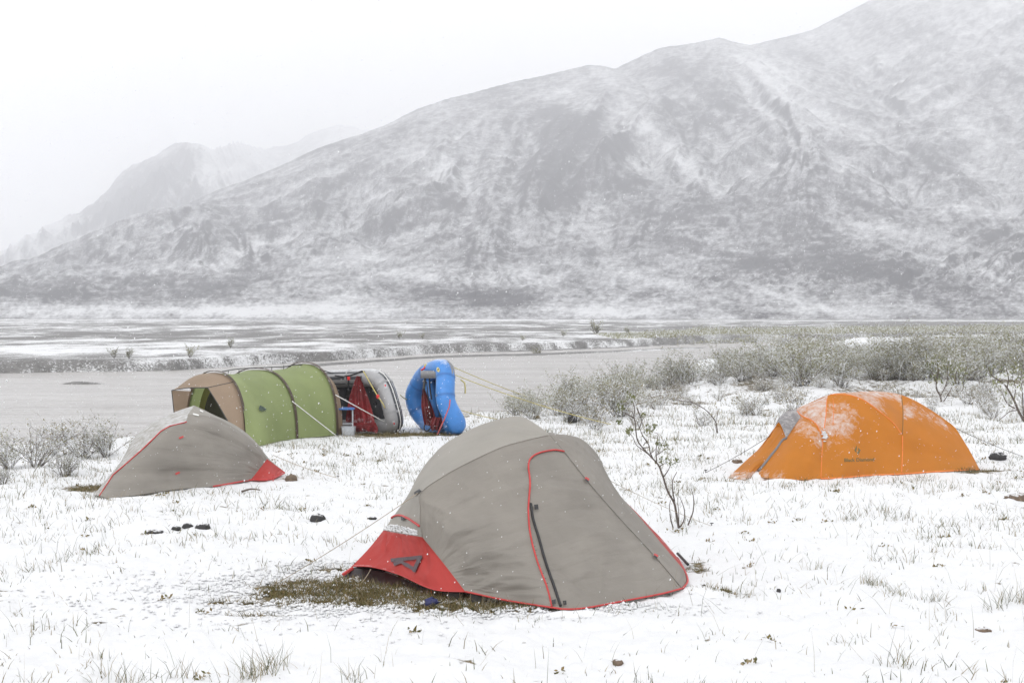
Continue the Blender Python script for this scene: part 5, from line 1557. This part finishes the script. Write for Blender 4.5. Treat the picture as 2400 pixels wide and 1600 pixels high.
sapling('willow_sapling', 'bare leaning willow sapling with a few green leaf sprays, between front and orange tents',
        [[(882, 1465), (850, 1280), (830, 1190), (760, 1060), (705, 890), (670, 800), (640, 755), (560, 670), (490, 595), (430, 500), (410, 330), (395, 250), (405, 190), (390, 110)],
         [(560, 670), (480, 610), (420, 560), (385, 480), (350, 440)], [(490, 595), (560, 580), (500, 480), (455, 380), (430, 310)], [(600, 710), (570, 640), (555, 560), (470, 430)], [(640, 750), (635, 650), (640, 560), (655, 450), (615, 430)],
         [(645, 670), (690, 640), (740, 600)], [(720, 905), (770, 830), (790, 770)], [(390, 270), (330, 235), (240, 190)], [(395, 250), (370, 200), (320, 185)], [(570, 660), (630, 610)], [(680, 790), (740, 755)], [(500, 570), (520, 530)],
         [(882, 1465), (880, 1300), (870, 1180), (880, 1050)], [(882, 1465), (935, 1380), (940, 1260), (890, 1120)], [(825, 1475), (795, 1370), (780, 1250), (790, 1160)], [(835, 1170), (815, 1060), (815, 950), (860, 855)], [(980, 1430), (1035, 1280), (1040, 1130), (1010, 1030)], [(455, 380), (500, 260)], [(430, 170), (480, 300), (495, 380)]],
        0, [(370, 60, 40, 26), (250, 185, 60, 28), (240, 320, 45, 22), (350, 430, 55, 24), (500, 250, 16, 14), (560, 380, 30, 30), (530, 430, 30, 26), (640, 560, 16, 14), (740, 580, 50, 24), (680, 580, 18, 14), (770, 740, 26, 22), (850, 750, 26, 14), (690, 750, 26, 20), (630, 375, 20, 14), (590, 420, 18, 16), (790, 780, 14, 12)], 0.0115, 0.026, M_LEAFG, z6)
sapling('bare_sapling', 'arching leafless sapling on the snow before the thicket, leaning left', [[(1300, 435), (1280, 320), (1230, 245), (1150, 170), (1030, 110), (890, 85), (780, 68)], [(1285, 310), (1300, 230), (1290, 150)], [(1290, 430), (1270, 330)], [(1030, 110), (970, 60)], [(1100, 150), (1120, 100)], [(900, 85), (850, 60)], [(1295, 240), (1320, 170)]], 0, [(1280, 180, 30, 40), (860, 75, 20, 30)], 0.010, 0.03, M_LEAFB, z6)
z4 = (1640, 880, 3.095)
sapling('willow_sapling', 'forked young willow standing right of centre behind the orange tent roof', [[(1755, 210), (1745, 150), (1720, 100), (1715, 40), (1730, -30), (1720, -110)], [(1745, 150), (1780, 80), (1800, 0), (1790, -80)], [(1760, 200), (1800, 140), (1830, 80)], [(1715, 50), (1690, -10), (1670, -70)], [(1780, 80), (1810, 50)]], 0,
        [(1720, -80, 60, 34), (1790, -60, 50, 30), (1670, -60, 40, 26), (1830, 60, 30, 22), (1730, 0, 40, 30), (1700, 40, 24, 24)], 0.020, 0.05, M_LEAFG, z4)
sapling('willow_sapling', 'slim young willow right behind the tail of the orange tent', [[(1880, 150), (1860, 90), (1855, 20), (1870, -60)], [(1880, 145), (1910, 90), (1915, 20), (1900, -40)], [(1858, 60), (1840, 0)]], 0, [(1870, -50, 46, 26), (1905, -20, 46, 26), (1845, 10, 30, 20), (1915, 60, 20, 18)], 0.018, 0.05, M_LEAFG, z4)
sapling('willow_sapling', 'tall leafy willow sapling at the right edge beyond the orange tent', [[(2352, 330), (2310, 250), (2280, 180), (2230, 90), (2180, 40), (2120, 0), (2090, -60)], [(2290, 240), (2230, 200), (2190, 120), (2150, 80)], [(2280, 180), (2290, 90), (2270, 10), (2290, -90)], [(2352, 330), (2345, 230), (2340, 120), (2330, 20), (2345, -80)], [(2310, 250), (2250, 260), (2200, 300), (2150, 340)], [(2230, 90), (2240, 20), (2220, -60)]], 0,
        [(2110, -20, 50, 30), (2160, 70, 46, 30), (2280, -40, 70, 36), (2335, -20, 70, 36), (2190, 130, 40, 30), (2220, -20, 50, 30), (2290, 60, 46, 34), (2340, 110, 40, 26), (2250, 200, 24, 22)], 0.022, 0.042, M_LEAFG, z4)

# the far willow belt on the right, one grey-green mass
def far_belt():
    rs = np.random.RandomState(9)
    n = 100000
    x = rs.uniform(8, 95, n); y = 112 + (x - 8) * 0.75 + rs.uniform(0, 30, n) ** 1.0
    z0 = ground_z(x, y)
    hh = 0.55 * (0.5 + 0.9 * sstep(-0.3, 0.5, fbm(x * 0.25, y * 0.25, 3, 66))) * sstep(8, 22, x)
    z = z0 + rs.uniform(0, 1, n) ** 0.7 * hh
    o = leaves_mesh('distant_willows', np.stack([x, y, z], 1), np.tile((0, 0, 1.), (n, 1)), 0.11, M_LEAF, None, rs)
    tag(o, 'distant belt of dark willow scrub across the plain', None, None, 'stuff')
far_belt()

# ------------------------------------------------------------------ grass
def grass_field():
    rs = np.random.RandomState(12)
    X, Y, Ln, Wd = [], [], [], []
    # tufts thin out where the snow lies deep
    nc = 15000
    d = np.sqrt(rs.uniform(5.5 ** 2, 25 ** 2, nc)); a = rs.uniform(-0.42, 0.42, nc)
    cx, cy2 = a * d, d
    dens = 0.22 + 1.7 * fbm(cx * 0.7, cy2 * 0.7, 3, 501) + 0.50 * sstep(10.5, 15, cy2)
    keep = rs.rand(nc) < np.clip(dens, 0.08, 1)
    nb = np.interp(cx, BANK_X, BANK_Y)
    keep &= cy2 < nb - 0.6
    for (tx, ty, rx, ry) in [(-0.05, 9.45, 1.25, 0.75), (-3.2, 15.0, 0.9, 0.75), (3.9, 16.3, 1.5, 0.85), (-3.6, 20.5, 0.9, 1.2)]:
        keep &= ((cx - tx) / rx) ** 2 + ((cy2 - ty) / ry) ** 2 > 1
    cx, cy2 = cx[keep], cy2[keep]
    for x, y in zip(cx, cy2):
        big = rs.rand()
        n = rs.randint(1, 4) if big < 0.72 else rs.randint(4, 10) if big < 0.96 else rs.randint(12, 28)
        sp = 0.03 + 0.004 * n
        X.append(x + rs.randn(n) * sp); Y.append(y + rs.randn(n) * sp)
        Ln.append(rs.uniform(0.02, 0.09, n) * (1.0 if big < 0.9 else 1.35)); Wd.append(np.full(n, 0.0050))
    # short straw stubble nearly everywhere
    n = 15000
    d = np.sqrt(rs.uniform(6 ** 2, 24 ** 2, n)); a = rs.uniform(-0.42, 0.42, n)
    x = a * d
    ok = (d < np.interp(x, BANK_X, BANK_Y) - 0.6) & (rs.rand(n) < 0.45 + 0.9 * fbm(x * 1.6, d * 1.6, 3, 531))
    for (tx, ty, rx, ry) in [(-0.05, 9.45, 1.25, 0.75), (-3.2, 15.0, 0.9, 0.75), (3.9, 16.3, 1.5, 0.85), (-3.6, 20.5, 0.9, 1.2)]:
        ok &= ((x - tx) / rx) ** 2 + ((d - ty) / ry) ** 2 > 1
    X.append(x[ok]); Y.append(d[ok]); Ln.append(rs.uniform(0.012, 0.045, ok.sum())); Wd.append(np.full(ok.sum(), 0.0045))
    # scattered tall stalks in the foreground
    n = 500
    d = np.sqrt(rs.uniform(6 ** 2, 14 ** 2, n)); a = rs.uniform(-0.42, 0.42, n)
    X.append(a * d); Y.append(d); Ln.append(rs.uniform(0.10, 0.24, n)); Wd.append(np.full(n, 0.0024))
    # bunches of dead stalks
    for px, py, n, ln in ((600, 1580, 60, .20), (640, 1560, 40, .16), (1145, 1432, 46, .15), (330, 1590, 30, .17), (430, 1585, 26, .16), (1985, 1228, 30, .11), (2050, 1375, 60, .12), (2100, 1392, 40, .10), (2180, 1402, 40, .11), (2100, 1560, 22, .18), (2390, 1415, 50, .17), (1975, 1500, 24, .08), (1740, 1395, 30, .11), (1060, 1442, 20, .09), (250, 1585, 24, .16), (830, 1590, 30, .12), (1565, 1160, 50, .18), (1620, 1165, 40, .14), (1915, 1340, 30, .11), (2335, 1430, 24, .14), (1500, 1590, 16, .10), (1245, 1380 + 72, 26, .06)):
        q = G(px, py)
        X.append(q[0] + rs.randn(n) * 0.05); Y.append(q[1] + rs.randn(n) * 0.05); Ln.append(rs.uniform(0.4, 1.0, n) * ln); Wd.append(np.full(n, 0.0034))
    # hummocky slope: brown stubble
    n = 14000
    d = rs.uniform(19, 42, n); a = rs.uniform(-0.05, 0.44, n)
    x = a * d; ok = (d < np.interp(x, BANK_X, BANK_Y) - 0.4) & (fbm(x * 0.6, d * 0.6, 3, 511) > -0.05)
    X.append(x[ok]); Y.append(d[ok]); Ln.append(rs.uniform(0.05, 0.16, ok.sum())); Wd.append(np.full(ok.sum(), 0.008))
    return np.concatenate(X), np.concatenate(Y), np.concatenate(Ln), np.concatenate(Wd), rs
def blades(name, X, Y, Ln, Wd, mat, rs, bend=0.6, label=None):
    n = len(X)
    Z = ground_z(X, Y) - 0.008
    az = rs.uniform(0, 2 * np.pi, n); lean = np.abs(rs.randn(n)) * 0.75
    dx, dy = np.cos(az), np.sin(az)
    b = bend * rs.uniform(0.1, 1, n)
    P0 = np.stack([X, Y, Z], 1)
    side = np.stack([-dy, dx, np.zeros(n)], 1)
    # turn the blades' flats at random
    fl = rs.uniform(0, np.pi, n); side = side * np.cos(fl)[:, None] + np.stack([dx, dy, np.zeros(n)], 1) * np.sin(fl)[:, None]
    u1 = np.stack([dx * lean, dy * lean, np.ones(n)], 1); u1 /= np.linalg.norm(u1, axis=1)[:, None]
    u2 = np.stack([dx * (lean + b), dy * (lean + b), np.ones(n) - 0.25 * b], 1); u2 /= np.linalg.norm(u2, axis=1)[:, None]
    P1 = P0 + u1 * (Ln * 0.5)[:, None]; P2 = P1 + u2 * (Ln * 0.5)[:, None]
    w = (Wd / 2)[:, None]
    V = np.stack([P0 - side * w, P0 + side * w, P1 + side * w * .8, P1 - side * w * .8, P2 + side * w * .15, P2 - side * w * .15], 1).reshape(-1, 3)
    k = np.arange(n)[:, None] * 6
    F = np.concatenate([k + np.array((0, 1, 2, 3)), k + np.array((3, 2, 4, 5))], 1).reshape(-1, 4)
    o = mesh_obj(name, V, F, mat, None, False)
    return tag(o, label, None, None, 'stuff')
gX, gY, gL, gW, grs = grass_field()
blades('grass', gX, gY, gL, gW, M_GRASS, grs, label='thin grass blades poking through the snow')
def forbs():
    """Small leafy plants just clearing the snow."""
    rs = np.random.RandomState(18)
    n = 170
    d = np.sqrt(rs.uniform(6 ** 2, 19 ** 2, n)); a = rs.uniform(-0.4, 0.4, n)
    x, y = a * d, d
    ok = (y < np.interp(x, BANK_X, BANK_Y) - 0.5) & (((x + .05) / 1.3) ** 2 + ((y - 9.45) / .8) ** 2 > 1) & (((x - 3.9) / 1.6) ** 2 + ((y - 16.3) / .9) ** 2 > 1) & (((x + 3.2) / 1.) ** 2 + ((y - 15) / .8) ** 2 > 1)
    cs, ds = [], []
    for px, py in zip(x[ok], y[ok]):
        m = rs.randint(4, 22)
        q = np.stack([px + rs.randn(m) * 0.022, py + rs.randn(m) * 0.022, np.zeros(m)], 1)
        q[:, 2] = ground_z(q[:, 0], q[:, 1]) + rs.uniform(-0.004, 0.02, m)
        cs.append(q); ds.append(np.stack([rs.randn(m) * .8, rs.randn(m) * .8, np.full(m, .7)], 1))
    o = leaves_mesh('low_plants', np.vstack(cs), np.vstack(ds), 0.026, M_TURF, None, rs)
    tag(o, 'small dark leafy plants just clearing the snow', None, None, 'stuff')
forbs()
def turf():
    rs = np.random.RandomState(14)
    n = 60000
    X, Y = [], []
    for cx, cy2, rx, ry, s in BARE:
        m = int(9000 * s * rx * ry / 0.16) if rx * ry < .2 else int(14000 * s)
        m = min(m, 14000) if cy2 < 12 else min(m, 1500)
        X.append(cx + rs.randn(m) * rx * 0.75); Y.append(cy2 + rs.randn(m) * ry * 0.75)
    X, Y = np.concatenate(X), np.concatenate(Y)
    ok = snow_cover(X, Y) + 0.35 * fbm(X * 9, Y * 9, 2, 515) < 0.42
    X, Y = X[ok], Y[ok]
    blades('turf', X, Y, rs.uniform(0.02, 0.07, len(X)), np.full(len(X), 0.0045), M_TURF, rs, 1.0, 'brown and olive turf where the snow is trodden off')
turf()
# snow caught in the turf
def snow_crumbs():
    rs = np.random.RandomState(15)
    pts = []
    for cx, cy2, rx, ry, s in BARE[:6]:
        m = 2000
        x, y = cx + rs.randn(m) * rx * 1.15, cy2 + rs.randn(m) * ry * 1.2
        ok = fbm(x * 5, y * 5, 3, 521) > -0.12
        x, y = x[ok], y[ok]
        z = ground_z(x, y)
        pts += [(a, b, c + 0.006) for a, b, c in zip(x, y, z)]
    o = snow_lumps('snow_crumbs', pts, 0.004, 0.016, None, 3, 0.7)
    tag(o, 'crumbs of snow caught in the bare turf')
snow_crumbs()

# ------------------------------------------------------------------ stones and wood
def stone_mat(name, c):
    m, t, b = new_mat(name)
    p = pos(t)
    n = noise_n(t, p, 22, 5, 0.6)
    r = ramp(t, [(0.3, tuple(q * .6 for q in c)), (0.7, tuple(q * 1.35 for q in c))], n)
    g = t.nodes.new('ShaderNodeNewGeometry'); s = N(t, 'ShaderNodeSeparateXYZ'); L(t, g.outputs['Normal'], s.inputs[0])
    f = ramp(t, [(0.70, (0, 0, 0)), (0.90, (1, 1, 1))], mathn(t, 'MULTIPLY', s.outputs['Z'], mathn(t, 'ADD', noise_n(t, p, 30, 4), 0.42)))
    L(t, mixc(t, f.outputs['Color'], r.outputs['Color'], (0.67, 0.675, 0.685)), b.inputs['Base Color'])
    b.inputs['Roughness'].default_value = 0.6
    bump(t, b, n, 0.5, 0.01)
    return m
M_STONE = stone_mat('dark_wet_stone', (0.022, 0.021, 0.022)); M_STONEB = stone_mat('brown_stone', (0.13, 0.09, 0.06))
def stone(label, px, py, w, h, mat, seed, name='stone', cat='stone', group=None):
    q = gp(px, py)
    rs = np.random.RandomState(seed)
    sx = w / FOC * q[1] / 2; sz = h / FOC * q[1]
    V = []
    nt_, npz = 9, 16
    for th in np.linspace(0.02, math.pi - 0.02, nt_):
        for ph in np.linspace(0, 2 * math.pi, npz + 1)[:-1]:
            v = np.array((math.sin(th) * math.cos(ph), math.sin(th) * math.sin(ph), math.cos(th)))
            r = 1 + 0.55 * float(fbm(v[0] * 1.9 + seed, v[1] * 1.9 + v[2] * 1.6, 3, seed))
            V.append(q + np.array((v[0] * sx, v[1] * sx * 0.75, v[2] * sz * 0.8 + sz * 0.15)) * 1.0 * np.array((1, 1, 1)) + (v * r - v) * sx * 0.8)
    o = mesh_obj(name, V, grid_faces(nt_, npz, True), mat, None, True)
    return tag(o, label, cat, group)
stone('black stone lying alone on the snow between left and front tents', 745, 1223, 38, 17, M_STONE, 1)
stone('flat black stone, leftmost of the row of dark stones', 362, 1248, 44, 8, M_STONE, 2)
stone('small dark stone second in the row of dark stones', 413, 1240, 22, 10, M_STONE, 3)
stone('dark stone third in the row, touching the rightmost stone', 440, 1236, 26, 12, M_STONE, 4)
stone('smooth black stone, rightmost of the row of dark stones', 476, 1238, 36, 13, M_STONE, 5)
stone('brown stone by the red corner of the left tent', 682, 1126, 30, 15, M_STONEB, 6)
stone('dark tussock-topped stone right of the orange tent', 2338, 1078, 40, 16, M_STONE, 7)
stone('dark brown stone by the orange tent left guy line', 1727, 1085, 24, 9, M_STONEB, 8)
stone('dark stone among the brush where the ropes end', 1342, 988, 22, 26, M_STONE, 9)
stone('small black peg on open snow right of the front tent', 1825, 1386, 11, 9, M_STONE, 10)  # a black peg, built with the rounded stone shape
stone('tiny black stone just off the front tent right corner', 1650, 1376, 12, 8, M_STONE, 11)
stone('brown mossy stone poking from the snow at far right foreground', 2305, 1478, 40, 9, M_STONEB, 12)
stone('brown mossy clump in the snow at bottom centre', 1448, 1555, 26, 12, M_STONEB, 13)
stone('dark hummock stone at the right edge below the orange tent', 2385, 1172, 60, 18, M_STONEB, 14)
stone('flat dark stone in snow left of the front tent guy line', 872, 1216, 24, 5, M_STONE, 15)
stone('reddish stone on the hummocky slope right behind the orange tent', 2325, 930, 16, 9, M_STONEB, 16)
q0, q1 = gp(566, 1154), gp(610, 1151)
tag(MB().tube(catmull([q0 + np.array((0, 0, .01)), (q0 + q1) / 2 + np.array((0, 0, .03)), q1 + np.array((0, 0, .015))], 10), np.linspace(.012, .006, 10), 6).build('stick', M_TWIG, None, True), 'dark stick lying in the snow before the left tent red corner', 'stick')

# ------------------------------------------------------------------ falling snow
def snowfall():
    rs = np.random.RandomState(31)
    def box(n, y0, y1, r0, r1):
        y = (rs.uniform(y0 ** 3, y1 ** 3, n)) ** (1 / 3)
        x = rs.uniform(-0.46, 0.46, n) * y
        z = CAM_H + rs.uniform(-0.30, 0.30, n) * y
        r = rs.uniform(r0, r1, n) * (0.7 + 0.6 * rs.rand(n))
        ok = z > 0.03
        return np.stack([x, y, z], 1)[ok], r[ok]
    a, ra = box(10000, 4.5, 13, 0.0012, 0.0026)
    b, rb = box(13000, 13, 30, 0.0028, 0.0048)
    c = np.vstack([a, b]); r = np.concatenate([ra, rb])
    n = len(c)
    ax = np.array(((1, 0, 0), (-1, 0, 0), (0, 1, 0), (0, -1, 0), (0.35, 0, 1.5), (-0.35, 0, -1.5)), float)
    V = (c[:, None, :] + ax[None] * r[:, None, None]).reshape(-1, 3)
    tri = np.array(((4, 0, 2), (4, 2, 1), (4, 1, 3), (4, 3, 0), (5, 2, 0), (5, 1, 2), (5, 3, 1), (5, 0, 3)))
    F = (np.arange(n)[:, None, None] * 6 + tri[None]).reshape(-1, 3)
    o = mesh_obj('snowflakes', V, F, plain('snowflake', (0.8, 0.8, 0.82), 0.8, var=0.02), None, True)
    tag(o, 'white snowflakes falling through the air over the camp', None, None, 'stuff')
snowfall()
